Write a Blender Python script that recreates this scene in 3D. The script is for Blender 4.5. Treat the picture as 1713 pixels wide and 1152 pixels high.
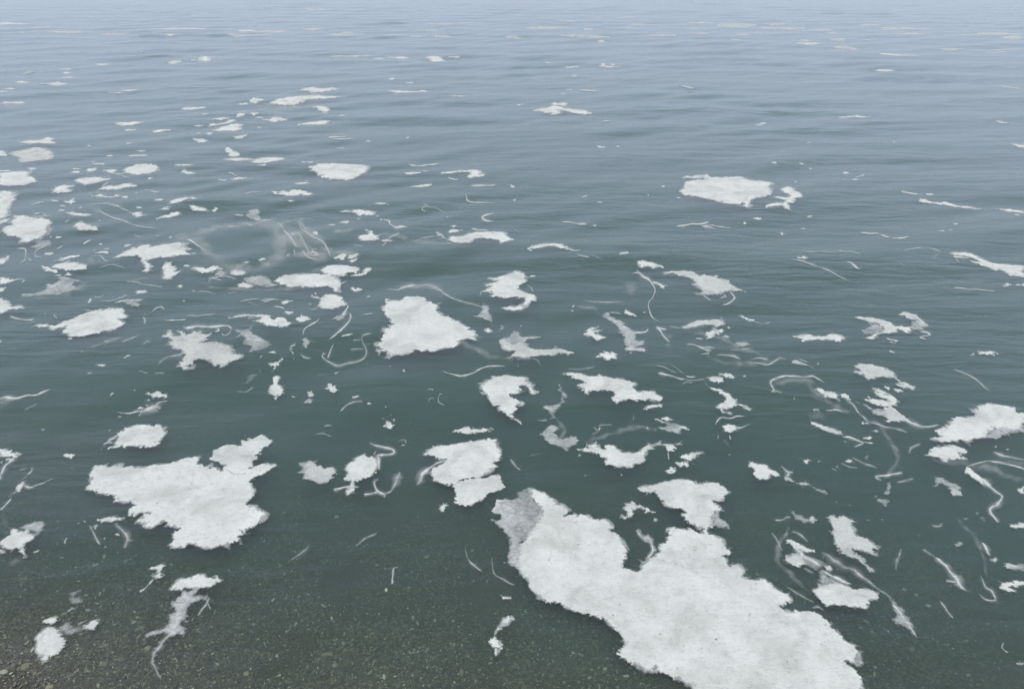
import bpy, bmesh, math, random
import numpy as np
from mathutils import Vector, geometry as mgeo

for _o in list(bpy.data.objects):
    bpy.data.objects.remove(_o, do_unlink=True)
scene = bpy.context.scene
COL = scene.collection

# ------------------------------------------------------------------ camera
CAM_H = 3.5                       # standing on a sea wall above the water
PITCH = math.radians(27.6)        # downward tilt
IMG_W, IMG_H = 1713.0, 1152.0
FPX = 1246.0                      # focal length in photograph pixels
cam_d = bpy.data.cameras.new('camera')
cam = bpy.data.objects.new('camera', cam_d)
COL.objects.link(cam)
cam.location = (0, 0, CAM_H)
cam.rotation_euler = (math.pi / 2 - PITCH, 0, 0)
cam_d.sensor_width = 36.0
cam_d.lens = FPX * 36.0 / IMG_W
cam_d.clip_start = 0.05
cam_d.clip_end = 9000
scene.camera = cam

# ------------------------------------------------------------------ sky, sun, exposure
SUN_EL, SUN_AZ = math.radians(62), math.radians(200)   # high, behind the viewer, veiled by cloud
world = bpy.data.worlds.new('World')
scene.world = world
world.use_nodes = True
wn = world.node_tree
wn.nodes.clear()
w_out = wn.nodes.new('ShaderNodeOutputWorld')
w_bg = wn.nodes.new('ShaderNodeBackground')
w_sky = wn.nodes.new('ShaderNodeTexSky')
w_sky.sky_type = 'NISHITA'
w_sky.sun_disc = False
w_sky.sun_elevation = SUN_EL
w_sky.sun_rotation = SUN_AZ
w_sky.air_density = 1.0
w_sky.dust_density = 4.0
w_hs = wn.nodes.new('ShaderNodeHueSaturation')
w_hs.inputs['Saturation'].default_value = 0.45
w_mix = wn.nodes.new('ShaderNodeMixRGB')
w_mix.inputs['Fac'].default_value = 0.80            # even overcast layer over the blue
# standard overcast dome: the cloud layer brightens evenly from the horizon to the zenith
w_geo = wn.nodes.new('ShaderNodeTexCoord')
w_sep = wn.nodes.new('ShaderNodeSeparateXYZ')
w_ramp = wn.nodes.new('ShaderNodeValToRGB')
w_ramp.color_ramp.interpolation = 'EASE'
_e = w_ramp.color_ramp.elements
_e.new(0.42)
for _k, (_p, _c) in enumerate(((0.0, (0.352, 0.408, 0.508)), (0.42, (0.620, 0.688, 0.915)), (1.0, (0.760, 0.795, 0.840)))):
    _e[_k].position = _p
    _e[_k].color = (*_c, 1)
w_gain = wn.nodes.new('ShaderNodeVectorMath')
w_gain.operation = 'SCALE'
w_gain.inputs['Scale'].default_value = 20.0
w_cl = wn.nodes.new('ShaderNodeClamp')
wn.links.new(w_geo.outputs['Generated'], w_sep.inputs[0])
wn.links.new(w_sep.outputs['Z'], w_cl.inputs[0])
wn.links.new(w_cl.outputs[0], w_ramp.inputs['Fac'])
wn.links.new(w_ramp.outputs['Color'], w_gain.inputs[0])
wn.links.new(w_gain.outputs[0], w_mix.inputs['Color2'])
w_bg.inputs['Strength'].default_value = 0.10
wn.links.new(w_sky.outputs['Color'], w_hs.inputs['Color'])
wn.links.new(w_hs.outputs['Color'], w_mix.inputs['Color1'])
wn.links.new(w_mix.outputs['Color'], w_bg.inputs['Color'])
wn.links.new(w_bg.outputs['Background'], w_out.inputs['Surface'])

sun_d = bpy.data.lights.new('sun', 'SUN')
sun_d.energy = 0.55
sun_d.angle = math.radians(22)
sun_d.color = (1.0, 0.965, 0.92)
sun = bpy.data.objects.new('sun', sun_d)
COL.objects.link(sun)
# Nishita rotation: azimuth measured clockwise from +Y
_sd = Vector((math.sin(SUN_AZ) * math.cos(SUN_EL), math.cos(SUN_AZ) * math.cos(SUN_EL), math.sin(SUN_EL)))
sun.rotation_euler = (-_sd).to_track_quat('-Z', 'Y').to_euler()
sun.location = _sd * 40

scene.view_settings.view_transform = 'Standard'
scene.view_settings.look = 'None'
scene.view_settings.exposure = 0.0
scene.view_settings.gamma = 1.0
scene.view_settings.use_curve_mapping = False
scene.render.engine = 'CYCLES'
scene.cycles.use_denoising = True
scene.cycles.max_bounces = 8
scene.cycles.transparent_max_bounces = 16
scene.cycles.volume_bounces = 1
scene.render.film_transparent = False

# ------------------------------------------------------------------ helpers
rng = random.Random(7)
nrng = np.random.default_rng(11)
CP, SP = math.cos(PITCH), math.sin(PITCH)

def ground(px, py):
    """photograph pixel -> metres on the mean water plane"""
    u = (px - IMG_W / 2) / FPX
    v = -(py - IMG_H / 2) / FPX
    dz = v * CP - SP
    dy = v * SP + CP
    t = -CAM_H / dz
    return (u * t, dy * t)

def ground_arr(P):
    P = np.asarray(P, float)
    u = (P[:, 0] - IMG_W / 2) / FPX
    v = -(P[:, 1] - IMG_H / 2) / FPX
    dz = v * CP - SP
    dy = v * SP + CP
    t = -CAM_H / dz
    return np.stack([u * t, dy * t], 1)

# waves: a short directional spectrum running in towards the shore
_wr = np.random.default_rng(5)
WAVES = []
for _i in range(46):
    lam = 0.50 * (7.0 ** (_wr.random() ** 0.85))
    th = math.radians(-75 + _wr.normal(0, 20))
    k = 2 * math.pi / lam
    slope = 0.0285 * (0.6 + 0.8 * _wr.random())
    WAVES.append((k * math.cos(th), k * math.sin(th), slope / k, _wr.random() * 6.283, lam))

def wave_h(x, y):
    x = np.asarray(x, float); y = np.asarray(y, float)
    h = np.zeros_like(x)
    r = np.hypot(x, y)
    near = 0.38 + 0.62 * np.clip((r - 4.0) / 8.0, 0, 1)
    far = np.clip(1.0 - (r - 45.0) / 60.0, 0, 1)
    for kx, ky, a, p, lam in WAVES:
        ph = kx * x + ky * y + p
        fade = np.clip((lam / 0.40 - r / 40.0) * 1.2, 0, 1)
        # wave groups: each train swells and dies away along its crests
        env = 0.5 + 0.5 * np.sin(0.16 * (ky * x - kx * y) + 0.09 * (kx * x + ky * y) + 2.7 * p)
        h += a * np.sin(ph) * fade * env
    g = 0.72 + 0.28 * np.sin(0.31 * x + 0.47 * y + 0.6) * np.sin(-0.23 * x + 0.21 * y + 1.9)
    return h * near * far * g

def link(o, parent=None):
    COL.objects.link(o)
    if parent is not None:
        o.parent = parent
    return o

def mesh_obj(name, verts, faces, mat, parent=None, smooth=True):
    me = bpy.data.meshes.new(name)
    me.from_pydata([tuple(map(float, v)) for v in verts], [], [tuple(int(i) for i in f) for f in faces])
    me.update()
    if smooth:
        me.polygons.foreach_set('use_smooth', [True] * len(me.polygons))
    me.materials.append(mat)
    o = bpy.data.objects.new(name, me)
    return link(o, parent)

def tag(o, label=None, cat=None, group=None, kind=None):
    if label: o['label'] = label
    if cat: o['category'] = cat
    if group: o['group'] = group
    if kind: o['kind'] = kind
    return o

# ------------------------------------------------------------------ materials
def new_mat(name):
    m = bpy.data.materials.new(name)
    m.use_nodes = True
    m.node_tree.nodes.clear()
    return m, m.node_tree.nodes, m.node_tree.links

def N(nodes, typ, **kw):
    n = nodes.new(typ)
    for k, v in kw.items():
        if k in n.inputs:
            n.inputs[k].default_value = v
        else:
            setattr(n, k, v)
    return n

def ramp(nodes, stops):
    n = nodes.new('ShaderNodeValToRGB')
    e = n.color_ramp.elements
    while len(e) < len(stops):
        e.new(0.5)
    for i, (p, c) in enumerate(stops):
        e[i].position = p
        e[i].color = c if len(c) == 4 else (*c, 1)
    return n

def water_material():
    m, nd, lk = new_mat('sea_water')
    out = N(nd, 'ShaderNodeOutputMaterial')
    geo = N(nd, 'ShaderNodeNewGeometry')
    # ripples: stretched noise along the crests
    mp = N(nd, 'ShaderNodeMapping'); mp.inputs['Scale'].default_value = (0.50, 1.8, 1.0)
    mp.inputs['Rotation'].default_value = (0, 0, math.radians(-16))
    lk.new(geo.outputs['Position'], mp.inputs['Vector'])
    n1 = N(nd, 'ShaderNodeTexNoise', Scale=2.6, Detail=3.0, Roughness=0.55, Distortion=0.4)
    lk.new(mp.outputs['Vector'], n1.inputs['Vector'])
    n2 = N(nd, 'ShaderNodeTexNoise', Scale=7.0, Detail=2.0, Roughness=0.5)
    lk.new(mp.outputs['Vector'], n2.inputs['Vector'])
    # patches of ruffled and slick water
    n3 = N(nd, 'ShaderNodeTexNoise', Scale=0.22, Detail=2.0)
    lk.new(mp.outputs['Vector'], n3.inputs['Vector'])
    r3 = N(nd, 'ShaderNodeMapRange'); r3.inputs['From Min'].default_value = 0.38; r3.inputs['From Max'].default_value = 0.66
    r3.inputs['To Min'].default_value = 0.25; r3.inputs['To Max'].default_value = 1.0
    lk.new(n3.outputs['Fac'], r3.inputs['Value'])
    b1 = N(nd, 'ShaderNodeBump', Strength=1.0, Distance=0.032)
    lk.new(n1.outputs['Fac'], b1.inputs['Height'])
    mul = N(nd, 'ShaderNodeMath', operation='MULTIPLY'); mul.inputs[1].default_value = 0.9
    lk.new(r3.outputs['Result'], mul.inputs[0])
    lk.new(mul.outputs[0], b1.inputs['Strength'])
    b2 = N(nd, 'ShaderNodeBump', Strength=0.5, Distance=0.004)
    lk.new(n2.outputs['Fac'], b2.inputs['Height'])
    lk.new(b1.outputs['Normal'], b2.inputs['Normal'])
    lk.new(r3.outputs['Result'], b2.inputs['Strength'])
    fr = N(nd, 'ShaderNodeFresnel', IOR=1.333)
    lk.new(b2.outputs['Normal'], fr.inputs['Normal'])
    tr = N(nd, 'ShaderNodeBsdfTransparent', Color=(0.97, 0.985, 0.985, 1))
    gl = N(nd, 'ShaderNodeBsdfGlossy', Roughness=0.035, Color=(1, 1, 1, 1))
    lk.new(b2.outputs['Normal'], gl.inputs['Normal'])
    mx = N(nd, 'ShaderNodeMixShader')
    lk.new(fr.outputs['Fac'], mx.inputs['Fac'])
    lk.new(tr.outputs[0], mx.inputs[1]); lk.new(gl.outputs[0], mx.inputs[2])
    lk.new(mx.outputs[0], out.inputs['Surface'])
    # murky green water: suspended silt and algae
    va = N(nd, 'ShaderNodeVolumeAbsorption', Color=WATER_ABS, Density=WATER_ABS_D)
    vs = N(nd, 'ShaderNodeVolumeScatter', Color=WATER_SC, Density=WATER_SC_D, Anisotropy=0.0)
    ad = N(nd, 'ShaderNodeAddShader')
    lk.new(va.outputs[0], ad.inputs[0]); lk.new(vs.outputs[0], ad.inputs[1])
    lk.new(ad.outputs[0], out.inputs['Volume'])
    m.volume_intersection_method = 'FAST' if hasattr(m, 'volume_intersection_method') else None
    return m

WATER_ABS, WATER_ABS_D = (0.10, 0.52, 0.42, 1), 3.3
WATER_SC, WATER_SC_D = (0.66, 0.94, 0.81, 1), 1.15

M_WATER = water_material()

# ------------------------------------------------------------------ water body
def build_water():
    # rows thin out with distance; one closed body down to the bed
    ys = []
    y = 1.2
    while y < 3500:
        ys.append(y)
        y += max(0.04, 0.0030 * y ** 1.15 * (1 + (max(0, y - 60) / 30) ** 2))
    ys = np.array(ys)
    nx = 480
    half = np.maximum(5.0, 0.95 * ys + 2.0)
    s = np.linspace(-1, 1, nx)
    X = half[:, None] * s[None, :]
    Y = np.repeat(ys[:, None], nx, 1)
    Z = wave_h(X, Y)
    Z[0, :] = 0; Z[-1, :] = 0; Z[:, 0] = 0; Z[:, -1] = 0
    nr = len(ys)
    verts = np.stack([X.ravel(), Y.ravel(), Z.ravel()], 1)
    idx = np.arange(nr * nx).reshape(nr, nx)
    quads = np.stack([idx[:-1, :-1].ravel(), idx[:-1, 1:].ravel(), idx[1:, 1:].ravel(), idx[1:, :-1].ravel()], 1)
    loop = list(idx[0, :]) + list(idx[1:, -1]) + list(idx[-1, -2::-1]) + list(idx[-2:0:-1, 0])
    base = len(verts)
    low = verts[loop].copy(); low[:, 2] = -7.0
    verts = np.concatenate([verts, low])
    faces = [tuple(q) for q in quads]
    n = len(loop)
    for i in range(n):
        j = (i + 1) % n
        faces.append((loop[j], loop[i], base + i, base + j))
    faces.append(tuple(base + i for i in range(n - 1, -1, -1)))
    o = mesh_obj('water', verts, faces, M_WATER)
    tag(o, kind='structure')
    print('water', nr, nx)
    return o
build_water()

# ------------------------------------------------------------------ sea bed
def bed_z(x, y):
    x = np.asarray(x, float); y = np.asarray(y, float)
    d = 0.075 * np.clip(y - 2.35 + 0.20 * x, -3, 300)
    d = 0.035 + 4.8 * (1 - np.exp(-d / 4.8))
    d = np.maximum(d, 0.025)
    lump = 0.007 * np.sin(2.1 * x + 0.7 * y) + 0.006 * np.sin(3.3 * y - 1.4 * x + 1.0) + 0.004 * np.sin(7.1 * x + 5.0 * y)
    return -d + lump
def bed_material():
    m, nd, lk = new_mat('silted_sea_bed')
    out = N(nd, 'ShaderNodeOutputMaterial')
    geo = N(nd, 'ShaderNodeNewGeometry')
    p = N(nd, 'ShaderNodeBsdfPrincipled', Roughness=0.9)
    n1 = N(nd, 'ShaderNodeTexNoise', Scale=2.2, Detail=6.0, Roughness=0.6)
    n2 = N(nd, 'ShaderNodeTexNoise', Scale=55.0, Detail=4.0, Roughness=0.7)
    lk.new(geo.outputs['Position'], n1.inputs['Vector']); lk.new(geo.outputs['Position'], n2.inputs['Vector'])
    r1 = ramp(nd, [(0.30, (0.046, 0.040, 0.022)), (0.52, (0.072, 0.062, 0.034)), (0.72, (0.052, 0.058, 0.026))])
    r2 = ramp(nd, [(0.25, (0.35, 0.35, 0.35)), (0.55, (0.9, 0.9, 0.9)), (0.78, (1.5, 1.5, 1.45))])
    lk.new(n1.outputs['Fac'], r1.inputs[0]); lk.new(n2.outputs['Fac'], r2.inputs[0])
    mx = N(nd, 'ShaderNodeMixRGB', blend_type='MULTIPLY'); mx.inputs[0].default_value = 1
    lk.new(r1.outputs[0], mx.inputs[1]); lk.new(r2.outputs[0], mx.inputs[2])
    lk.new(mx.outputs[0], p.inputs['Base Color'])
    # fine gravel too small to build stone by stone
    vo = N(nd, 'ShaderNodeTexVoronoi', Scale=80.0)
    lk.new(geo.outputs['Position'], vo.inputs['Vector'])
    vs = N(nd, 'ShaderNodeSeparateColor'); lk.new(vo.outputs['Color'], vs.inputs[0])
    rg = ramp(nd, [(0.0, (0.30, 0.30, 0.30)), (0.55, (0.95, 0.95, 0.95)), (0.82, (1.9, 1.86, 1.75)), (1.0, (4.0, 3.9, 3.6))])
    lk.new(vs.outputs[0], rg.inputs[0])
    mg = N(nd, 'ShaderNodeMixRGB', blend_type='MULTIPLY'); mg.inputs[0].default_value = 1
    lk.new(mx.outputs[0], mg.inputs[1]); lk.new(rg.outputs[0], mg.inputs[2])
    # silt lies over the gravel in drifts
    n3 = N(nd, 'ShaderNodeTexNoise', Scale=1.5, Detail=4.0, Roughness=0.6)
    lk.new(geo.outputs['Position'], n3.inputs['Vector'])
    r3 = N(nd, 'ShaderNodeMapRange'); r3.inputs['From Min'].default_value = 0.40; r3.inputs['From Max'].default_value = 0.62
    r3.inputs['To Min'].default_value = 0.12; r3.inputs['To Max'].default_value = 1.0
    lk.new(n3.outputs['Fac'], r3.inputs['Value']); lk.new(r3.outputs[0], mg.inputs[0])
    lk.new(mg.outputs[0], p.inputs['Base Color'])
    b = N(nd, 'ShaderNodeBump', Strength=0.8, Distance=0.01)
    lk.new(n2.outputs['Fac'], b.inputs['Height']); lk.new(b.outputs[0], p.inputs['Normal'])
    lk.new(p.outputs[0], out.inputs[0])
    return m
M_BED = bed_material()

def build_bed():
    ys = np.concatenate([np.arange(0.6, 12, 0.08), np.geomspace(12, 3600, 60)])
    nx = 160
    half = np.maximum(6.0, 1.0 * ys + 3)
    s = np.linspace(-1, 1, nx)
    X = half[:, None] * s[None, :]
    Y = np.repeat(ys[:, None], nx, 1)
    Z = bed_z(X, Y)
    V = np.stack([X.ravel(), Y.ravel(), Z.ravel()], 1)
    idx = np.arange(len(ys) * nx).reshape(len(ys), nx)
    Q = np.stack([idx[:-1, :-1].ravel(), idx[:-1, 1:].ravel(), idx[1:, 1:].ravel(), idx[1:, :-1].ravel()], 1)
    o = mesh_obj('sea_bed', V, Q, M_BED)
    tag(o, kind='structure')
build_bed()
# ------------------------------------------------------------------ pebbles on the bed
def pebble_material():
    m, nd, lk = new_mat('wet_pebble')
    out = N(nd, 'ShaderNodeOutputMaterial')
    geo = N(nd, 'ShaderNodeNewGeometry')
    at = N(nd, 'ShaderNodeAttribute', attribute_name='tone')
    r = ramp(nd, [(0.0, (0.030, 0.032, 0.028)), (0.35, (0.095, 0.090, 0.050)), (0.62, (0.25, 0.235, 0.15)), (0.86, (0.55, 0.53, 0.39)), (1.0, (0.64, 0.62, 0.52))])
    lk.new(at.outputs['Fac'], r.inputs[0])
    n = N(nd, 'ShaderNodeTexNoise', Scale=120.0, Detail=3.0)
    lk.new(geo.outputs['Position'], n.inputs['Vector'])
    r2 = ramp(nd, [(0.3, (0.75, 0.75, 0.75)), (0.7, (1.15, 1.15, 1.15))])
    lk.new(n.outputs['Fac'], r2.inputs[0])
    mx = N(nd, 'ShaderNodeMixRGB', blend_type='MULTIPLY'); mx.inputs[0].default_value = 1
    lk.new(r.outputs[0], mx.inputs[1]); lk.new(r2.outputs[0], mx.inputs[2])
    p = N(nd, 'ShaderNodeBsdfPrincipled', Roughness=0.55)
    lk.new(mx.outputs[0], p.inputs['Base Color'])
    lk.new(p.outputs[0], out.inputs[0])
    return m
M_PEB = pebble_material()

def ico():
    bm = bmesh.new()
    bmesh.ops.create_icosphere(bm, subdivisions=1, radius=1.0)
    V = np.array([v.co[:] for v in bm.verts]); F = np.array([[v.index for v in f.verts] for f in bm.faces])
    bm.free()
    return V, F
ICO_V, ICO_F = ico()

def build_pebbles(count):
    g = np.random.default_rng(21)
    X = []; Y = []
    while len(X) < count:
        px = g.uniform(-60, 1780, 4000); py = g.uniform(700, 1215, 4000)
        # more stones inshore and to the left, in drifts
        dens = np.clip((py - 770) / 400, 0, 1) ** 1.5 * np.clip(1.35 - px / 1500, 0.18, 1.35)
        G = ground_arr(np.stack([px, py], 1))
        patch = np.array([mnoise2(float(a) * 1.7, float(b) * 2.3) for a, b in G])
        dens = dens * np.clip(0.5 + 1.9 * patch, 0.04, 1.6)
        keep = g.random(4000) < dens
        X += list(G[keep, 0]); Y += list(G[keep, 1])
    X = np.array(X[:count]); Y = np.array(Y[:count])
    n = count
    R = np.clip(np.exp(g.normal(math.log(0.0042), 0.52, n)), 0.0022, 0.012)
    sc = np.stack([R * g.uniform(1.0, 2.1, n), R * g.uniform(0.5, 1.0, n), R * g.uniform(0.35, 0.7, n)], 1)
    a = g.uniform(0, 6.283, n)
    V = np.repeat(ICO_V[None], n, 0) * (1 + g.uniform(-0.26, 0.26, (n, len(ICO_V), 1)))
    V = V * sc[:, None, :]
    tx = g.normal(0, 0.25, n)
    vx = V[..., 0] * np.cos(a)[:, None] - V[..., 1] * np.sin(a)[:, None]
    vy = V[..., 0] * np.sin(a)[:, None] + V[..., 1] * np.cos(a)[:, None]
    vz = V[..., 2] + vx * tx[:, None]
    W = np.stack([vx + X[:, None], vy + Y[:, None], vz + (bed_z(X, Y) + sc[:, 2] * 0.55)[:, None]], 2)
    F = ICO_F[None] + (np.arange(n) * len(ICO_V))[:, None, None]
    tone = np.clip((1.12 - np.clip(R / 0.014, 0, 0.6)) * (g.beta(1.7, 2.3, n)) + (g.random(n) < 0.10) * g.uniform(0.2, 0.5, n), 0, 1)
    me = bpy.data.meshes.new('pebbles')
    VV = W.reshape(-1, 3); FF = F.reshape(-1, 3)
    me.vertices.add(len(VV)); me.vertices.foreach_set('co', VV.ravel().astype(np.float32))
    me.loops.add(len(FF) * 3); me.loops.foreach_set('vertex_index', FF.ravel().astype(np.int32))
    me.polygons.add(len(FF)); me.polygons.foreach_set('loop_start', (np.arange(len(FF)) * 3).astype(np.int32))
    me.polygons.foreach_set('use_smooth', np.zeros(len(FF), bool))
    at = me.attributes.new('tone', 'FLOAT', 'POINT')
    at.data.foreach_set('value', np.repeat(tone, len(ICO_V)).astype(np.float32))
    me.update(calc_edges=True); me.validate()
    me.materials.append(M_PEB)
    o = bpy.data.objects.new('pebbles', me); link(o)
    tag(o, 'small mixed pebbles covering the shallow bed near the shore', 'pebbles', kind='stuff')

from mathutils import noise as _mn
def mnoise2(x, y):
    return _mn.noise(Vector((x, y, 3.3))) + 0.5 * _mn.noise(Vector((x * 2.3, y * 2.3, 8.1)))
build_pebbles(90000)

# single larger stones that can be picked out through the water: pixel, half width, half height, paleness
STONES = [
 (247, 1084, 7, 5, .80, 'beige oval stone on the bed below the mushroom-shaped foam patch'),
 (563, 864, 5, 3.5, .95, 'pale pebble between the cupped-hand foam strand and the broad jagged mat'),
 (6, 1123, 8, 4, .78, 'flat light stone in the bottom left corner of the shallows'),
 (42, 1115, 8, 6, .52, 'blunt brown-grey stone right of the flat corner stone'),
 (82, 1148, 7, 4, .62, 'half-hidden light stone at the very bottom left'),
 (772, 1124, 4, 5, .80, 'upright pale stone below the stick-like foam strip'),
 (412, 1126, 6, 4, .85, 'bright double-lobed pebble on the bottom left shallows'),
 (118, 1129, 9, 4, .50, 'long brownish stone lying flat near the bottom left'),
 (590, 843, 8, 5, .45, 'greenish rounded stone deep under the water near the cupped-hand strand'),
 (1513, 985, 4, 3, .95, 'small white stone left of the slim slanting foam sliver'),
 (1533, 994, 4, 3, .95, 'second small white stone, below right of the first beside the sliver'),
 (1553, 1012, 5, 3, 1.0, 'brightest small white stone right of the spearhead strand'),
 (1620, 1128, 5, 3, .75, 'light pebble low in the right-hand shallows'),
 (1525, 1085, 6, 4, .65, 'grey pebble just under the tip of the spearhead strand'),
 (176, 1110, 7, 5, .60, 'rounded grey stone near the bottom left, right of the long brownish one'),
 (560, 1112, 5, 4, .80, 'pale pebble among dark gravel at the bottom, left of centre'),
]
def build_stones():
    g = np.random.default_rng(77)
    for px, py, rx, ry, tone, lab in STONES:
        gx, gy = ground(px, py)
        # the bed lies below the water plane: slide down the line of sight
        for _ in range(8):
            dz = float(bed_z(gx, gy)) + 0.008
            k = (CAM_H - dz) / CAM_H
            x0, y0 = ground(px, py)
            gx, gy = x0 * k, y0 * k
        s = px_m0(gy)
        bm = bmesh.new()
        bmesh.ops.create_icosphere(bm, subdivisions=3, radius=1.0)
        sd = float(g.uniform(0, 50))
        for v in bm.verts:
            q = v.co * 1.3
            v.co *= 1 + 0.22 * _mn.noise(Vector((q.x + sd, q.y, q.z))) + 0.08 * _mn.noise(Vector((q.x * 3 + sd, q.y * 3, q.z * 3)))
            v.co.x *= rx * s * 0.85; v.co.y *= ry * s * 1.1; v.co.z *= ry * s * 0.7
        me = bpy.data.meshes.new('stone'); bm.to_mesh(me); bm.free()
        me.polygons.foreach_set('use_smooth', [True] * len(me.polygons))
        at = me.attributes.new('tone', 'FLOAT', 'POINT')
        at.data.foreach_set('value', np.full(len(me.vertices), tone * 0.8, np.float32))
        me.materials.append(M_PEB)
        o = bpy.data.objects.new('stone', me); link(o)
        o.location = (gx, gy, float(bed_z(gx, gy)) + ry * s * 0.35)
        o.rotation_euler = (0, 0, float(g.uniform(-.5, .5)))
        tag(o, lab, 'stone', 'stones on the sea bed')
def px_m0(y):
    return math.hypot(y, CAM_H) / FPX
build_stones()
# ------------------------------------------------------------------ foam
from mathutils import noise as mnoise
def foam_bubble_nodes(nd, lk):
    geo = N(nd, 'ShaderNodeNewGeometry')
    big = N(nd, 'ShaderNodeTexNoise', Scale=3.2, Detail=5.0, Roughness=0.62, Distortion=0.6)
    mid = N(nd, 'ShaderNodeTexNoise', Scale=17.0, Detail=5.0, Roughness=0.65, Distortion=0.8)
    fine = N(nd, 'ShaderNodeTexNoise', Scale=95.0, Detail=3.0, Roughness=0.6)
    for n in (big, mid, fine):
        lk.new(geo.outputs['Position'], n.inputs['Vector'])
    return geo, big, mid, fine

def foam_material():
    m, nd, lk = new_mat('sea_foam')
    out = N(nd, 'ShaderNodeOutputMaterial')
    geo, big, mid, fine = foam_bubble_nodes(nd, lk)
    rb = ramp(nd, [(0.30, (0.660, 0.660, 0.578)), (0.50, (0.785, 0.785, 0.692)), (0.70, (0.872, 0.872, 0.770))])
    rm = ramp(nd, [(0.28, (0.80, 0.80, 0.80)), (0.45, (0.97, 0.97, 0.97)), (0.75, (1.06, 1.06, 1.06))])
    lk.new(big.outputs['Fac'], rb.inputs[0]); lk.new(mid.outputs['Fac'], rm.inputs[0])
    mx = N(nd, 'ShaderNodeMixRGB', blend_type='MULTIPLY'); mx.inputs[0].default_value = 1
    lk.new(rb.outputs[0], mx.inputs[1]); lk.new(rm.outputs[0], mx.inputs[2])
    st = N(nd, 'ShaderNodeTexNoise', Scale=42.0, Detail=4.0, Roughness=0.7, Distortion=1.5)
    mpz = N(nd, 'ShaderNodeMapping'); mpz.inputs['Scale'].default_value = (0.7, 1.5, 1.0); mpz.inputs['Rotation'].default_value = (0, 0, 0.7)
    lk.new(geo.outputs['Position'], mpz.inputs['Vector']); lk.new(mpz.outputs[0], st.inputs['Vector'])
    rp = ramp(nd, [(0.32, (0.62, 0.63, 0.63)), (0.45, (0.95, 0.95, 0.95)), (0.72, (1.05, 1.05, 1.04))])
    lk.new(st.outputs['Fac'], rp.inputs[0])
    mq = N(nd, 'ShaderNodeMixRGB', blend_type='MULTIPLY'); mq.inputs[0].default_value = 1
    lk.new(mx.outputs[0], mq.inputs[1]); lk.new(rp.outputs[0], mq.inputs[2])
    mx = mq
    # grains of dirt and weed caught in the foam
    vo = N(nd, 'ShaderNodeTexVoronoi', Scale=20.0, Randomness=1.0)
    wob = N(nd, 'ShaderNodeMixRGB'); wob.inputs[0].default_value = 0.03
    lk.new(geo.outputs['Position'], wob.inputs[1]); lk.new(fine.outputs['Color'], wob.inputs[2])
    lk.new(wob.outputs[0], vo.inputs['Vector'])
    vr = N(nd, 'ShaderNodeSeparateColor'); lk.new(vo.outputs['Color'], vr.inputs[0])
    sz = N(nd, 'ShaderNodeMath', operation='MULTIPLY'); sz.inputs[1].default_value = 0.17
    p4 = N(nd, 'ShaderNodeMath', operation='POWER'); p4.inputs[1].default_value = 4.0
    lk.new(vr.outputs[0], p4.inputs[0]); lk.new(p4.outputs[0], sz.inputs[0])
    lt = N(nd, 'ShaderNodeMath', operation='LESS_THAN')
    lk.new(vo.outputs['Distance'], lt.inputs[0]); lk.new(sz.outputs[0], lt.inputs[1])
    dirt = N(nd, 'ShaderNodeMixRGB'); dirt.inputs[2].default_value = (0.16, 0.145, 0.12, 1)
    dm = N(nd, 'ShaderNodeMath', operation='MULTIPLY'); dm.inputs[1].default_value = 0.75
    lk.new(lt.outputs[0], dm.inputs[0]); lk.new(dm.outputs[0], dirt.inputs[0]); lk.new(mx.outputs[0], dirt.inputs[1])
    p = N(nd, 'ShaderNodeBsdfPrincipled', Roughness=0.85)
    p.inputs['Specular IOR Level'].default_value = 0.25
    lk.new(dirt.outputs[0], p.inputs['Base Color'])
    b1 = N(nd, 'ShaderNodeBump', Strength=0.4, Distance=0.008); lk.new(mid.outputs['Fac'], b1.inputs['Height'])
    b2 = N(nd, 'ShaderNodeBump', Strength=0.5, Distance=0.003); lk.new(fine.outputs['Fac'], b2.inputs['Height'])
    lk.new(b1.outputs[0], b2.inputs['Normal']); lk.new(b2.outputs[0], p.inputs['Normal'])
    tl = N(nd, 'ShaderNodeBsdfTranslucent'); tl.inputs[0].default_value = (0.80, 0.81, 0.77, 1)
    wt = N(nd, 'ShaderNodeMixShader'); wt.inputs[0].default_value = 0.34
    lk.new(p.outputs[0], wt.inputs[1]); lk.new(tl.outputs[0], wt.inputs[2])
    # a little water shows through where the bubbles are few
    tr = N(nd, 'ShaderNodeBsdfTransparent')
    at = N(nd, 'ShaderNodeAttribute', attribute_name='dens')
    ms = N(nd, 'ShaderNodeMixShader')
    ed = N(nd, 'ShaderNodeMath', operation='MULTIPLY_ADD'); ed.inputs[1].default_value = 0.5
    fs = N(nd, 'ShaderNodeMixRGB'); fs.inputs[0].default_value = 0.55
    lk.new(fine.outputs['Fac'], fs.inputs[1]); lk.new(st.outputs['Fac'], fs.inputs[2])
    lk.new(fs.outputs[0], ed.inputs[0]); lk.new(at.outputs['Fac'], ed.inputs[2])
    rr = N(nd, 'ShaderNodeMapRange'); rr.inputs['From Min'].default_value = 0.30; rr.inputs['From Max'].default_value = 0.66
    lk.new(ed.outputs[0], rr.inputs['Value'])
    ac = N(nd, 'ShaderNodeAttribute', attribute_name='cover')
    thin = N(nd, 'ShaderNodeMapRange'); thin.inputs['From Min'].default_value = 0.34; thin.inputs['From Max'].default_value = 0.52
    thin.inputs['To Min'].default_value = -0.10; thin.inputs['To Max'].default_value = 0.0
    lk.new(big.outputs['Fac'], thin.inputs['Value'])
    pore = N(nd, 'ShaderNodeMapRange'); pore.inputs['From Min'].default_value = 0.30; pore.inputs['From Max'].default_value = 0.60
    pore.inputs['To Min'].default_value = -0.35; pore.inputs['To Max'].default_value = 0.22
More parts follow.
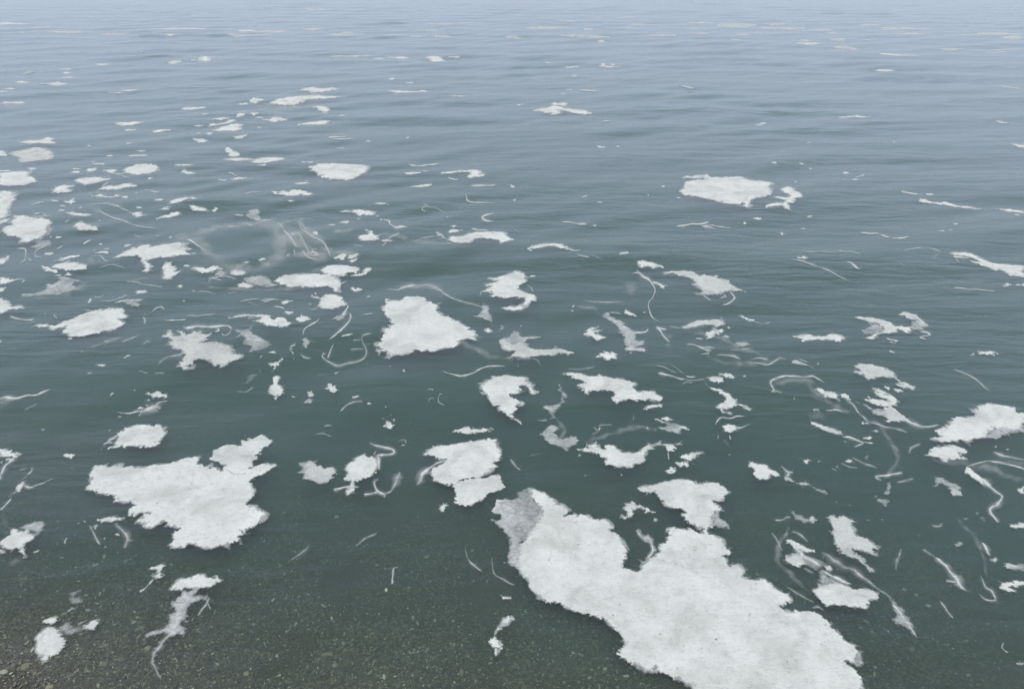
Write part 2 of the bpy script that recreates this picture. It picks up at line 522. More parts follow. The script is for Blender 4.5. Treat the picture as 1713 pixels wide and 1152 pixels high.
    lk.new(st.outputs['Fac'], pore.inputs['Value'])
    one = N(nd, 'ShaderNodeMath', operation='SUBTRACT'); one.inputs[0].default_value = 1.0; lk.new(ac.outputs['Fac'], one.inputs[1])
    pm = N(nd, 'ShaderNodeMath', operation='MULTIPLY'); lk.new(pore.outputs[0], pm.inputs[0]); lk.new(one.outputs[0], pm.inputs[1])
    s1 = N(nd, 'ShaderNodeMath', operation='ADD'); lk.new(ac.outputs['Fac'], s1.inputs[0]); lk.new(thin.outputs[0], s1.inputs[1])
    s2 = N(nd, 'ShaderNodeMath', operation='ADD'); lk.new(s1.outputs[0], s2.inputs[0]); lk.new(pm.outputs[0], s2.inputs[1])
    cv = N(nd, 'ShaderNodeMath', operation='MULTIPLY', use_clamp=True); lk.new(s2.outputs[0], cv.inputs[0]); lk.new(rr.outputs[0], cv.inputs[1])
    lk.new(cv.outputs[0], ms.inputs[0]); lk.new(tr.outputs[0], ms.inputs[1]); lk.new(wt.outputs[0], ms.inputs[2])
    lk.new(ms.outputs[0], out.inputs[0])
    return m

def film_material():
    m, nd, lk = new_mat('thin_foam_film')
    out = N(nd, 'ShaderNodeOutputMaterial')
    geo, big, mid, fine = foam_bubble_nodes(nd, lk)
    p = N(nd, 'ShaderNodeBsdfPrincipled', Roughness=0.85)
    p.inputs['Specular IOR Level'].default_value = 0.25
    p.inputs['Base Color'].default_value = (0.570, 0.570, 0.520, 1)
    at = N(nd, 'ShaderNodeAttribute', attribute_name='dens')
    # streaky coverage
    mp = N(nd, 'ShaderNodeMapping'); mp.inputs['Scale'].default_value = (1.0, 1.5, 1.0); mp.inputs['Rotation'].default_value = (0, 0, 0.35)
    lk.new(geo.outputs['Position'], mp.inputs['Vector'])
    st = N(nd, 'ShaderNodeTexNoise', Scale=14.0, Detail=6.0, Roughness=0.68, Distortion=1.2)
    lk.new(mp.outputs['Vector'], st.inputs['Vector'])
    r1 = N(nd, 'ShaderNodeMapRange'); r1.inputs['From Min'].default_value = 0.30; r1.inputs['From Max'].default_value = 0.68
    r1.inputs['To Min'].default_value = 0.50; r1.inputs['To Max'].default_value = 1.28
    lk.new(st.outputs['Fac'], r1.inputs['Value'])
    r2 = N(nd, 'ShaderNodeMapRange'); r2.inputs['From Min'].default_value = 0.3; r2.inputs['From Max'].default_value = 0.7
    r2.inputs['To Min'].default_value = 0.80; r2.inputs['To Max'].default_value = 1.15
    lk.new(fine.outputs['Fac'], r2.inputs['Value'])
    m1 = N(nd, 'ShaderNodeMath', operation='MULTIPLY'); lk.new(r1.outputs[0], m1.inputs[0]); lk.new(r2.outputs[0], m1.inputs[1])
    m2 = N(nd, 'ShaderNodeMath', operation='MULTIPLY', use_clamp=True); lk.new(m1.outputs[0], m2.inputs[0]); lk.new(at.outputs['Fac'], m2.inputs[1])
    tr = N(nd, 'ShaderNodeBsdfTransparent')
    ms = N(nd, 'ShaderNodeMixShader')
    lk.new(m2.outputs[0], ms.inputs[0]); lk.new(tr.outputs[0], ms.inputs[1]); lk.new(p.outputs[0], ms.inputs[2])
    lk.new(ms.outputs[0], out.inputs[0])
    return m
M_FOAM = foam_material()
M_FILM = film_material()

# outlines were measured in enlarged views of the water: (x offset, y offset, scale)
VIEWS = {
 'P': (0, 0, 1.0),
 'A1': (0, 0, .25176), 'A2': (430, 0, .25176), 'A3': (860, 0, .25176), 'A4': (1283, 0, .25176),
 'B1': (0, 280, .17513), 'B2': (280, 280, .17513), 'B3': (560, 280, .17513), 'B4': (840, 280, .17513),
 'B5': (1120, 280, .17513), 'B6': (1400, 280, .18272),
 'C1': (0, 460, .17513), 'C2': (260, 460, .17513), 'C3': (500, 460, .17513), 'C4': (730, 460, .17513),
 'C5': (930, 420, .19264), 'C6': (1240, 440, .14011), 'C7': (1420, 500, .17358),
 'D1': (0, 640, .17513), 'D2': (130, 700, .21600), 'D3': (470, 600, .20833), 'D4': (680, 600, .22573),
 'D5': (900, 600, .17513), 'D6': (1080, 580, .17513), 'D7': (1340, 600, .21775),
 'E1': (0, 830, .27941), 'E2': (380, 830, .28021), 'E3': (800, 800, .19093), 'E4': (1000, 780, .17513),
 'E5': (1000, 930, .26853), 'E6': (1240, 740, .16497), 'E7': (1280, 850, .20833), 'E8': (1440, 740, .35780),
}

def parse(txt, view):
    pts = []
    for tok in txt.split():
        if tok.endswith(':'):
            view = tok[:-1]
            continue
        v = [float(a) for a in tok.split(',')]
        ox, oy, s = VIEWS[view]
        pts.append((ox + v[0] * s, oy + v[1] * s, (v[2] * s if len(v) > 2 else None)))
    return pts

def px_m(y):
    """size of one photograph pixel across, in metres, at ground distance y"""
    return math.hypot(y, CAM_H) / FPX * (1 / 1.0)

def rough_outline(P, step, amp, r, tear=0.0):
    """P: (n,2) metres, closed; fractal fraying of the outline"""
    out = []
    n = len(P)
    def rec(a, b, lvl):
        d = b - a
        L = math.hypot(*d)
        if L < step or lvl > 7:
            return [a]
        nrm = np.array([-d[1], d[0]]) / (L + 1e-9)
        off = r.gauss(0, 1) * amp * (L if L < step * 5 else step * 5 * 0.6)
        if L < step * 5 and r.random() < 0.14:
            off *= 2.2
        mid = a + d * (0.5 + r.uniform(-.12, .12)) + nrm * off
        return rec(a, mid, lvl + 1) + rec(mid, b, lvl + 1)
    for i in range(n):
        out += rec(P[i], P[(i + 1) % n], 0)
    out = np.array(out)
    # torn threads: thin spikes pulled out of the rim, in runs along parts of it
    area2 = float((out[:, 0] * np.roll(out[:, 1], -1) - np.roll(out[:, 0], -1) * out[:, 1]).sum())
    sg = -1.0 if area2 > 0 else 1.0
    t = np.roll(out, -1, 0) - np.roll(out, 1, 0)
    nn = np.stack([-t[:, 1], t[:, 0]], 1) / (np.linalg.norm(t, axis=1, keepdims=True) + 1e-9) * sg
    res = out.copy()
    ph = r.uniform(0, 50)
    for i in range(len(out)):
        torn = mnoise.noise(Vector((i * 0.035, ph, 0.0)))
        if torn > -0.05 and r.random() < 0.16 + 0.25 * max(0, torn):
            res[i] = out[i] + nn[i] * step * r.uniform(1.0, 3.2) * (0.7 + torn) + t[i] * r.uniform(-.4, .4)
    return res

def inside(Q, polys):
    res = np.zeros(len(Q), bool)
    x, y = Q[:, 0], Q[:, 1]
    for P in polys:
        x0, y0 = P[:, 0], P[:, 1]
        x1, y1 = np.roll(x0, -1), np.roll(y0, -1)
        for a, b, c, d in zip(x0, y0, x1, y1):
            if b == d: continue
            c1 = (b > y) != (d > y)
            if c1.any():
                res ^= c1 & (x < (c - a) * (y - b) / (d - b) + a)
    return res

def bdist(Q, polys):
    best = np.full(len(Q), 1e9)
    for P in polys:
        A = P; B = np.roll(P, -1, 0); D = B - A
        LL = (D ** 2).sum(1) + 1e-12
        for k in range(0, len(Q), 2000):
            q = Q[k:k + 2000]
            t = np.clip(((q[:, None, :] - A[None]) * D[None]).sum(2) / LL, 0, 1)
            e = q[:, None, :] - (A[None] + t[..., None] * D[None])
            best[k:k + 2000] = np.minimum(best[k:k + 2000], np.sqrt((e ** 2).sum(2).min(1)))
    return best

def lumps(Q, s, seed):
    return np.array([mnoise.noise(Vector((float(a) * s, float(b) * s, seed))) for a, b in Q])

def sheet_mesh(polys, grid, rings):
    """triangulated sheet inside closed outlines (even-odd)"""
    verts = []; edges = []
    for P in polys:
        b = len(verts); n = len(P)
        verts += [Vector((float(x), float(y))) for x, y in P]
        edges += [(b + i, b + (i + 1) % n) for i in range(n)]
    allp = np.concatenate(polys)
    lo, hi = allp.min(0), allp.max(0)
    gx = np.arange(lo[0], hi[0] + grid, grid); gy = np.arange(lo[1], hi[1] + grid, grid)
    G = np.stack(np.meshgrid(gx, gy), -1).reshape(-1, 2)
    G = G + nrng.uniform(-.3, .3, G.shape) * grid
    cand = [G]
    for P in polys:
        t = np.roll(P, -1, 0) - np.roll(P, 1, 0)
        nn = np.stack([-t[:, 1], t[:, 0]], 1); nn /= (np.linalg.norm(nn, axis=1, keepdims=True) + 1e-9)
        for w in rings:
            cand += [P + nn * w, P - nn * w]
    C = np.concatenate(cand)
    C = C[inside(C, polys)]
    if len(C):
        d = bdist(C, polys)
        C = C[d > (min(rings) * 0.6 if rings else grid * 0.3)]
    # thin out crowded points
    if len(C):
        cell = (min(rings) if rings else grid) * 0.8
        key = np.floor(C / cell).astype(np.int64)
        _, ix = np.unique(key[:, 0] * 1000003 + key[:, 1], return_index=True)
        C = C[ix]
    verts += [Vector((float(x), float(y))) for x, y in C]
    ov, oe, of, *_ = mgeo.delaunay_2d_cdt(verts, edges, [], 0, 1e-6)
    V = np.array([(v.x, v.y) for v in ov]); F = np.array(of)
    cen = V[F].mean(1)
    F = F[inside(cen, polys)]
    used = np.unique(F)
    remap = -np.ones(len(V), int); remap[used] = np.arange(len(used))
    return V[used], remap[F]

def finish(name, V3, F, dens, mat, origin, parent, cover=1.0):
    V3 = V3.copy()
    V3[:, 0] -= origin[0]; V3[:, 1] -= origin[1]; V3[:, 2] -= origin[2]
    # face up
    a, b, c = V3[F[:, 0]], V3[F[:, 1]], V3[F[:, 2]]
    up = np.cross(b - a, c - a)[:, 2] < 0
    F = F.copy(); F[up] = F[up][:, ::-1]
    me = bpy.data.meshes.new(name)
    me.from_pydata(V3.tolist(), [], F.tolist())
    me.polygons.foreach_set('use_smooth', [True] * len(me.polygons))
    at = me.attributes.new('dens', 'FLOAT', 'POINT')
    at.data.foreach_set('value', np.asarray(dens, np.float32))
    ct = me.attributes.new('cover', 'FLOAT', 'POINT')
    ct.data.foreach_set('value', np.full(len(V3), cover, np.float32))
    me.materials.append(mat)
    o = bpy.data.objects.new(name, me)
    link(o, parent)
    if parent is None:
        o.location = origin
    return o

LEVEL = {'m': 1.0, 'g': 0.56, 'f': 0.34, 's': 0.88, 't': 0.52, 'u': 0.36, 'v': 0.27, 'w': 0.17}

def skirt_piece(polys_px, origin, parent, seed):
    """translucent margin of thinned foam creeping out from a mat, here more, there less"""
    r = random.Random(seed)
    G = ground_arr([(p[0], p[1]) for p in polys_px[0]])
    fp = px_m(G[:, 1].mean())
    P = rough_outline(G, 3.0 * fp, 0.12, r)
    area2 = float((P[:, 0] * np.roll(P[:, 1], -1) - np.roll(P[:, 0], -1) * P[:, 1]).sum())
    sg = -1.0 if area2 > 0 else 1.0
    t = np.roll(P, -2, 0) - np.roll(P, 2, 0)
    nn = np.stack([-t[:, 1], t[:, 0]], 1) / (np.linalg.norm(t, axis=1, keepdims=True) + 1e-9) * sg
    big = float(np.ptp(G, axis=0).max()) / fp
    reach = min(9.0, 2.5 + big * 0.035)
    e = np.array([0.8 + reach * max(0.0, mnoise.noise(Vector((q[0] * 0.06 / fp, q[1] * 0.03 / fp, seed * 0.77))) + 0.18) for q in P])
    P = P + nn * (e * fp)[:, None]
    ext = np.ptp(P, axis=0)
    grid = max(0.04, min(0.16, math.sqrt(ext[0] * ext[1] / 900.0)))
    w = 1.4 * fp
    V, F = sheet_mesh([P], grid, [w, 3 * w])
    d = bdist(V, [P])
    z = wave_h(V[:, 0], V[:, 1]) + 0.0012 + 0.00006 * np.hypot(V[:, 0], V[:, 1])
    dens = 0.46 * np.clip(d / (2.6 * w), 0, 1)
    return finish('thin_film', np.column_stack([V, z]), F, dens, M_FILM, origin, parent)

def polygon_piece(kind, polys_px, name, origin, parent, seed):
    r = random.Random(seed)
    polys = []
    for pp in polys_px:
        G = ground_arr([(p[0], p[1]) for p in pp])
        c = G.mean(0)
        fp = px_m(c[1])
        ext = np.ptp(G, axis=0).max()
        step = max(0.006, 1.6 * fp, ext / 330)
        amp = 0.25 if kind in 'mhk' else 0.26
        polys.append(rough_outline(G, step, amp, r))
    fp = px_m(np.concatenate(polys)[:, 1].mean())
    allp = np.concatenate(polys)
    ext = np.ptp(allp, axis=0)
    area = ext[0] * ext[1]
    grid = max(0.03, min(0.16, math.sqrt(area / 2600.0)))
    if kind in 'mhk':
        T = float(np.clip(0.05 * math.sqrt(area), 0.0035, 0.006))
        w = max(0.006, 1.2 * fp)
        V, F = sheet_mesh(polys, grid, [w, 2.4 * w, 5 * w])
        d = bdist(V, polys)
        prof = 1 - np.exp(-d / (1.6 * w))
        h = wave_h(V[:, 0], V[:, 1])
        rel = lumps(V, 9, seed % 97) * 0.0022 + lumps(V, 31, seed % 89) * 0.001
        z = h - 0.0015 + T * prof + rel * prof
        soft = w * np.clip(1.2 + 5.0 * lumps(V, 2.6 / max(0.25, math.sqrt(area)), seed % 53 + .2), 0.6, 4.0)
        dens = np.clip(d / soft, 0, 1) * 0.42 + 0.26
        mat = M_FOAM
    else:
        w = max(0.010, 1.6 * fp)
        V, F = sheet_mesh(polys, grid, [w, 2.6 * w])
        d = bdist(V, polys)
        soft = (1.6 if kind == 'g' else 6.0) * w
        r_ = np.hypot(V[:, 0], V[:, 1])
        z = wave_h(V[:, 0], V[:, 1]) + 0.0035 + 0.00012 * r_ + 0.002 * np.clip(d / soft, 0, 1)
        edge = np.clip(d / soft, 0, 1)
        var = (0.85 + 0.5 * lumps(V, 6, seed % 71 + .5)) if kind == 'g' else (0.80 + 1.1 * lumps(V, 2.3, seed % 71 + .5) + 0.5 * lumps(V, 6, seed % 31))
        dens = LEVEL[kind] * edge * np.clip(var, 0.18, 1.6)
        mat = M_FILM
    return finish(name, np.column_stack([V, z]), F, dens, mat, origin, parent, {'h': 0.74, 'k': 0.68}.get(kind, 1.0))

def strand_piece(kind, pts, name, origin, parent, seed):
    r = random.Random(seed)
    P = np.array([(p[0], p[1]) for p in pts]); W = [p[2] for p in pts]
    known = [w for w in W if w is not None]
    dflt = (sum(known) / len(known)) if known else 1.9
    W = np.array([w if w is not None else dflt for w in W]) * 1.12
    if not known:
        W[0] *= 0.5; W[-1] *= 0.5
    # smooth resample (Catmull-Rom)
    Q = []; QW = []
    n = len(P)
    for i in range(n - 1):
        p0, p1, p2, p3 = P[max(i - 1, 0)], P[i], P[i + 1], P[min(i + 2, n - 1)]
        m = max(3, int(np.hypot(*(p2 - p1)) / 2.2))
        for k in range(m):
            t = k / m
            Q.append(0.5 * (2 * p1 + (p2 - p0) * t + (2 * p0 - 5 * p1 + 4 * p2 - p3) * t * t + (3 * p1 - p0 - 3 * p2 + p3) * t ** 3))
            QW.append(W[i] * (1 - t) + W[i + 1] * t)
    Q.append(P[-1]); QW.append(W[-1])
    Q = np.array(Q); QW = np.array(QW)
    G = ground_arr(Q)
    T = np.gradient(G, axis=0); T /= (np.linalg.norm(T, axis=1, keepdims=True) + 1e-9)
    Nn = np.stack([-T[:, 1], T[:, 0]], 1)
    # pixel width -> metres across the strand (measured perpendicular in the view)
    Tp = np.gradient(Q, axis=0); Tp /= (np.linalg.norm(Tp, axis=1, keepdims=True) + 1e-9)
    Np = np.stack([-Tp[:, 1], Tp[:, 0]], 1)
    A = ground_arr(Q + Np * QW[:, None] / 2); B = ground_arr(Q - Np * QW[:, None] / 2)
    half = np.abs(((A - B) * Nn).sum(1)) / 2
    m = len(G)
    wob = np.array([mnoise.noise(Vector((k * 0.16, seed * 1.7, 0.3))) for k in range(m)])
    wob2 = np.array([mnoise.noise(Vector((k * 0.16, seed * 1.7, 5.3))) for k in range(m)])
    fp = px_m(G[:, 1].mean())
    half = np.maximum(half, 0.45 * fp)
    cols = [-4.2, -1.8, -0.7, 0.0, 0.7, 1.8, 4.2]
    prof = [0.0, 0.21, 0.62, 1.15, 0.62, 0.21, 0.0]
    if kind in 'vw':
        cols = [-1.7, -1.1, -0.5, 0.0, 0.5, 1.1, 1.7]
        prof = [0.0, 0.30, 0.80, 1.0, 0.80, 0.30, 0.0]
    Vs = []; D = []
    lev = LEVEL[kind]
    brk = np.array([mnoise.noise(Vector((k * 0.22, seed * 3.1, 9.3))) for k in range(m)])
    run = np.clip(1.0 + 0.55 * brk, 0.55, 1.2) if kind not in 'vw' else np.clip(0.9 + 1.1 * brk, 0.25, 1.4)
    for j, c in enumerate(cols):
        wv = (1 + 0.7 * (wob if c < 0 else wob2)) if c != 0 else 1
        off = c * half * wv * {'v': 0.85, 'w': 0.5}.get(kind, 0.48)
        X = G + Nn * off[:, None] + Nn * (half * 0.35 * wob2)[:, None]
        Vs.append(X)
        D.append(np.full(m, prof[j]) * lev * run * (0.95 + 0.5 * (wob if c < 0 else wob2)))
    V = np.concatenate(Vs); D = np.concatenate(D)
    D = D.reshape(len(cols), m)
    tip = np.clip(np.minimum(np.arange(m), np.arange(m)[::-1]) / max(2.0, m * 0.12), 0, 1)
    D = (D * (0.25 + 0.75 * tip)).ravel()
    r_ = np.hypot(V[:, 0], V[:, 1])
    lift = np.repeat(np.array([0, 0, .6, 1, .6, 0, 0]), m) * (0.004 if kind == 's' else 0.0015)
    z = wave_h(V[:, 0], V[:, 1]) + 0.003 + 0.00012 * r_ + lift
    idx = np.arange(len(cols) * m).reshape(len(cols), m)
    a, b, c, d = idx[:-1, :-1].ravel(), idx[1:, :-1].ravel(), idx[1:, 1:].ravel(), idx[:-1, 1:].ravel()
    F = np.concatenate([np.stack([a, b, c], 1), np.stack([a, c, d], 1)])
    return finish(name, np.column_stack([V, z]), F, np.clip(D, 0, 1), M_FILM, origin, parent)

PART_NAME = {'m': 'foam_mat', 'h': 'foam_mat', 'g': 'thin_film', 'f': 'faint_film', 's': 'tendril', 't': 'tendril', 'u': 'faint_tendril', 'v': 'faint_veil', 'w': 'faint_veil'}
ALL_FOAM = []       # (object, pixel centre, pixel size, label or None, landmark or None, look)
_seed = [100]

def foam(view, label, spec, lm=None, name=None, cat=None):
    """spec: lines 'kind: points', holes follow a '|'"""
    pieces = []
    for line in spec.strip().split('\n'):
        line = line.strip()
        if not line: continue
        kind, rest = line[0], line[2:].strip()
        pieces.append((kind, [parse(x, view) for x in rest.split('|')]))
    allpx = np.array([(p[0], p[1]) for k, pl in pieces for q in pl for p in q])
    size = np.ptp(allpx, axis=0)
    lead = np.array([(p[0], p[1]) for p in pieces[0][1][0]])
    cpx = (lead.max(0) + lead.min(0)) / 2
    gx, gy = ground(cpx[0], cpx[1])
    origin = (gx, gy, float(wave_h(gx, gy)))
    k0 = pieces[0][0]
    if name is None:
        name = {'m': 'foam_patch', 'h': 'foam_patch', 'g': 'foam_film', 'f': 'foam_film', 's': 'foam_strand', 't': 'foam_strand', 'u': 'foam_strand', 'v': 'foam_film', 'w': 'foam_film'}[k0]
        if k0 in 'mh' and size.max() < 30: name = 'foam_fleck'
    skirt = k0 in 'mh' and size.max() > 26
    if len(pieces) == 1 and not skirt:
        root = None; parent = None
    else:
        root = bpy.data.objects.new(name, None); link(root); root.location = origin; parent = root
    if skirt:
        sk = skirt_piece(pieces[0][1], origin, parent, _seed[0] * 7 + 3)
        sk.location = (0, 0, 0)
    for kind, polys in pieces:
        _seed[0] += 1
        nm = name if root is None else PART_NAME[kind]
        fn = polygon_piece if kind in 'mhkgf' else strand_piece
        o = fn(kind, polys if kind in 'mhkgf' else polys[0], nm, origin, parent, _seed[0])
        if root is not None:
            o.location = (0, 0, 0)
        else:
            root_single = o
    obj = root if root is not None else root_single
    look = {'m': 'white', 'h': 'greyish white', 'g': 'grey translucent', 'f': 'faint', 's': 'thin white', 't': 'thin grey', 'u': 'faint thin', 'v': 'faint', 'w': 'faint'}[k0]
    ALL_FOAM.append([obj, cpx, size, label, lm, look, name])
    obj['category'] = cat or {'foam_patch': 'foam patch', 'foam_film': 'foam film', 'foam_strand': 'foam strand', 'foam_fleck': 'foam fleck', 'foam_streak': 'foam streak'}[name]
    return obj

def flecks(view, txt, kind='m', name=None):
    """small drops and streaks: cx,cy,rx,ry[,tilt degrees]"""
    ox, oy, s = VIEWS[view]
    for tok in txt.split():
        v = [float(a) for a in tok.split(',')]
        cx, cy = ox + v[0] * s, oy + v[1] * s
        rx, ry = max(v[2] * s, 0.9), max(v[3] * s * (0.6 if kind == 'k' else 1), 0.75)
        tilt = math.radians(v[4]) if len(v) > 4 else 0
        _seed[0] += 1
        r = random.Random(_seed[0] * 13)
        n = 11 if rx > 6 else 8
        ph = r.uniform(0, 6.28)
        pts = []
        for k in range(n):
            a = ph + k / n * 2 * math.pi
            q = r.uniform(0.6, 1.22)
            ex = math.copysign(abs(math.cos(a)) ** 1.15, math.cos(a)) * rx * q
            ey = math.copysign(abs(math.sin(a)) ** 1.15, math.sin(a)) * ry * q
            pts.append((cx + ex * math.cos(tilt) - ey * math.sin(tilt), cy + ex * math.sin(tilt) + ey * math.cos(tilt), None))
        nm = name or ('foam_streak' if rx > 3.5 * ry else 'foam_fleck')
        gx, gy = ground(cx, cy)
        origin = (gx, gy, float(wave_h(gx, gy)))
        o = polygon_piece(kind, [pts], nm, origin, None, _seed[0])
        o['category'] = 'foam streak' if nm == 'foam_streak' else 'foam fleck'
        ALL_FOAM.append([o, np.array([cx, cy]), np.array([2 * rx, 2 * ry]), None, None,
                         {'m': 'white', 'h': 'pale', 'k': 'pale', 'g': 'grey translucent', 'f': 'faint'}[kind], nm])
# ------------------------------------------------------------------ the foam, from the sea wall outwards
# --- nearest water
foam('E3', 'largest white foam mat, running off the bottom edge, grey wrinkled film at its corner', '''
m: 440,90 500,95 590,130 665,180 690,220 740,220 790,260 790,290 740,315 830,305 940,310 1030,345 1110,345 1190,410 1140,435 1210,460 1250,510 1290,570 1310,640 1300,690 1255,740 1260,770 1330,790 1385,818 1420,800 1450,750 1490,710 1540,680 1590,640 1590,590 1640,545 E4: 660,680 700,640 665,610 690,580 730,565 760,585 860,590 890,580 930,610 980,630 1050,620 1130,660 1190,690 1230,760 1275,810 1250,840 1190,830 1240,900 1260,950 1340,935 1390,985 1390,1030 1370,1050 1450,1085 1520,1095 1600,1080 1650,1120 E5: 1080,180 1110,210 1190,240 1205,285 1130,320 1150,345 1200,355 1300,345 1370,365 1410,400 1460,430 1440,450 1500,500 1530,540 1600,570 1615,610 1610,670 1530,665 1600,720 1640,770 1640,830 1600,900 1400,980 1000,1000 700,930 600,850 580,815 500,790 440,760 380,730 310,725 220,680 140,635 135,600 170,550 130,490 60,430 30,395 0,395 E3: 780,1140 720,1100 640,1095 560,1070 480,1010 440,940 430,890 380,830 335,740 340,680 360,620 400,540 440,480 500,390 560,300 575,270 540,240 480,170
g: 440,95 490,170 600,270 590,320 540,395 480,490 440,520 400,540 390,600 380,640 370,740 410,830 460,890 450,930 380,880 320,790 250,740 195,752 190,745 250,735 250,690 260,640 260,510 205,545 200,540 250,500 170,440 130,380 65,340 150,365 190,350 190,320 130,310 120,290 150,250 150,190 200,190 240,175 320,180 350,120 400,95
m: 120,290 140,250 150,190 200,188 240,175 260,195 200,205 190,250 165,290 150,315
u: 260,480,20 330,380,26 430,300,22 470,180,14
u: 270,520,16 300,640,22 330,760,20 420,900,12
u: 380,480,14 460,400,20 540,290,14
''', lm='largest foam mat')
foam('D2', 'broad jagged white foam mat with a greyer horn-like lobe rising at one corner', '''
m: 55,550 95,500 110,460 100,420 125,355 180,350 230,370 300,355 350,370 430,360 490,375 580,350 660,345 760,325 820,300 930,280 935,300 920,350 960,345 1000,365 1040,360 1010,385 1090,380 1080,400 1140,395 1210,435 1300,425 1360,380 1440,350 1545,355 1500,385 1430,430 1330,485 1365,550 1378,580 1350,620 1300,670 1380,680 1390,705 1465,740 1410,790 1370,830 1290,860 1300,875 1250,910 1260,935 1200,970 1120,985 1040,1010 970,1010 920,990 870,980 820,1010 740,1010 705,990 740,940 740,910 800,865 740,845 690,840 672,800 660,835 600,845 580,858 520,840 460,810 480,790 540,745 580,740 520,740 460,765 400,755 400,720 460,680 430,670 380,660 290,640 280,610 240,580 195,590 150,570
m: 1145,402 1125,360 1085,335 1015,305 1050,270 1060,225 1120,200 1180,190 1260,200 1265,175 1260,150 1310,160 1370,140 1410,115 1450,120 1500,160 1500,185 1440,220 1390,290 1390,315 1350,330 1360,385 1300,430 1210,440
''', lm='broad jagged foam mat')
foam('E4', 'ghost-shaped white foam patch hovering just above the largest mat', '''
m: 385,200 440,175 550,155 580,140 680,125 780,100 850,110 920,130 960,155 1010,150 1060,135 1130,140 1200,175 1260,235 1220,260 1210,295 1180,315 1110,305 1090,310 1170,370 1170,410 1120,410 1110,440 1115,490 1080,560 1045,600 1000,575 940,550 890,530 830,470 800,440 850,430 820,390 780,380 730,380 650,345 610,325 640,315 570,260 530,230 430,225
g: 1100,440 1170,410 1180,400 1170,480 1230,510 1280,610 1200,590 1075,560
''', lm='ghost-shaped foam patch')
foam('E3', 'lacy white foam scrap beside the ghost-shaped patch', '''
m: 1255,310 1290,320 1300,290 1270,240 1300,225 1280,195 1330,205 1360,185 1380,215 1440,225 1500,250 1555,285 1500,280 1460,290 1470,260 1400,240 1380,260 1350,270 1350,325 1300,335
''')
flecks('E3', '1550,345,20,16 ')
foam('E3', 'curled grey foam wisp inside the inlet of the largest mat', '''
g: 1385,440 1420,435 1450,480 1500,470 1530,510 1540,570 1580,625 1540,640 1520,690 1450,730 1470,700 1500,670 1480,630 1510,620 1500,570 1440,540
s: 1390,440,16 1440,510,26 1500,520,30 1525,590,36 1520,650,24 1470,710,14
''')
foam('E3', None, 't: 120,680,6 130,800,10 160,860,16 240,900,18 320,950,8')
foam('E3', None, 'm: 180,1015 220,1040 290,1070 260,1068 230,1065 205,1045')
foam('E2', 'thin white stick-like foam strip on the pebbly shallows', '''
m: 1705,725 1660,735 1625,780 1600,810 1580,860 1565,885 1590,910 1600,955 1625,955 1615,915 1640,900 1630,875 1605,865 1600,835 1650,780 1680,760
''', lm='stick-like foam strip')
foam('E2', None, 't: 1420,300,4 1435,370,7 1470,415,16 1520,455,10\nf: 1440,425 1480,430 1525,465 1480,470')
foam('E2', None, 's: 1025,428,6 995,440,10 990,490,12 985,540,14')
flecks('E2', '952,572,10,14')
foam('E2', None, 'f: 370,388 400,350 430,325 490,285 492,340 430,365\nu: 380,385,8 440,345,10 490,295,6')
foam('E2', None, 'u: 765,300,10 830,250,14 895,215,10')
foam('E1', 'mushroom-shaped foam patch with a white cap and branching grey stem', '''
m: 1015,555 1040,530 1070,500 1120,490 1180,468 1210,470 1250,490 1310,490 1340,505 1290,520 1260,540 1190,550 1120,550 1060,562
g: 1090,555 1190,548 1180,590 1250,600 1300,625 1220,625 1160,640 1125,680 1120,740 1140,745 1110,780 1150,790 1110,800 1110,840 1060,865 1090,835 1060,825 1000,850 950,920 915,955 930,900 990,840 980,815 920,830 870,860 870,820 920,800 990,780 1010,740 1000,690 1050,690 1020,630 1080,600
t: 1255,605,14 1225,660,12 1185,715,8
t: 1240,630,8 1260,680,8
t: 1040,800,20 970,880,22 915,955,20 930,1020,16 970,1100,8
u: 1070,600,30 1060,700,30 1040,790,20
''', lm='mushroom-shaped foam patch')
foam('E1', 'foam patch with a round white body and two grey forked arms', '''
m: 205,840 240,800 290,770 330,775 340,800 390,850 380,880 350,930 290,950 280,980 250,985 250,955 220,930
m: 250,740 290,715 345,710 340,740 300,765
g: 340,740 370,700 400,680 430,640 415,610 420,575 450,570 500,565 460,590 520,620 490,640 430,650 500,650 410,690 370,720 350,760
g: 335,775 410,740 440,770 490,775 530,745 590,725 640,708 600,735 570,780 560,800 500,800 420,830 385,830 350,800
m: 490,785 530,748 600,725 575,770 560,795
f: 180,950 195,880 240,780 330,740 350,800 220,900
''', lm='two-armed foam patch')
foam('E1', 'bird-shaped white foam patch with a grey wing near the shore stones', '''
m: 0,290 40,255 70,240 65,205 105,205 115,220 170,225 215,245 200,270 160,290 140,320 160,385 140,350 110,325 60,330 20,310
g: 115,210 150,180 200,165 270,160 285,185 260,215 255,250 200,230 150,220
f: 40,430 110,370 160,370 160,385 100,430 40,450
''', lm='bird-shaped shore patch')
flecks('E1', '18,340,18,16')
foam('E1', 'twig-like thin white foam strip with a forked head', '''
m: 835,562 870,545 910,500 945,465 930,440 890,438 940,425 995,402 975,430 960,460 990,468 960,475 920,500 880,545 850,565
''', lm='twig-like foam strip')
foam('E1', None, 's: 388,300,7 410,265,8')
foam('E1', None, 's: 205,352,8 245,338,8')
foam('E1', None, 's: 5,95,14 40,60,10 75,20,6')
foam('E1', None, 'f: 20,235 25,120 50,100 60,200 40,240')
foam('D2', 'flat white foam scrap trailing a grey stem below the broad jagged mat', '''
m: 150,805 200,790 260,775 310,785 370,792 310,800 280,815 220,812
t: 300,828,18 350,890,30 385,930,40 390,965,34 360,1025,8
t: 385,955,14 440,965,6
''')
flecks('D2', '315,915,20,10 145,858,16,18 220,1008,12,8 60,810,14,4 10,825,14,4 210,945,8,7')
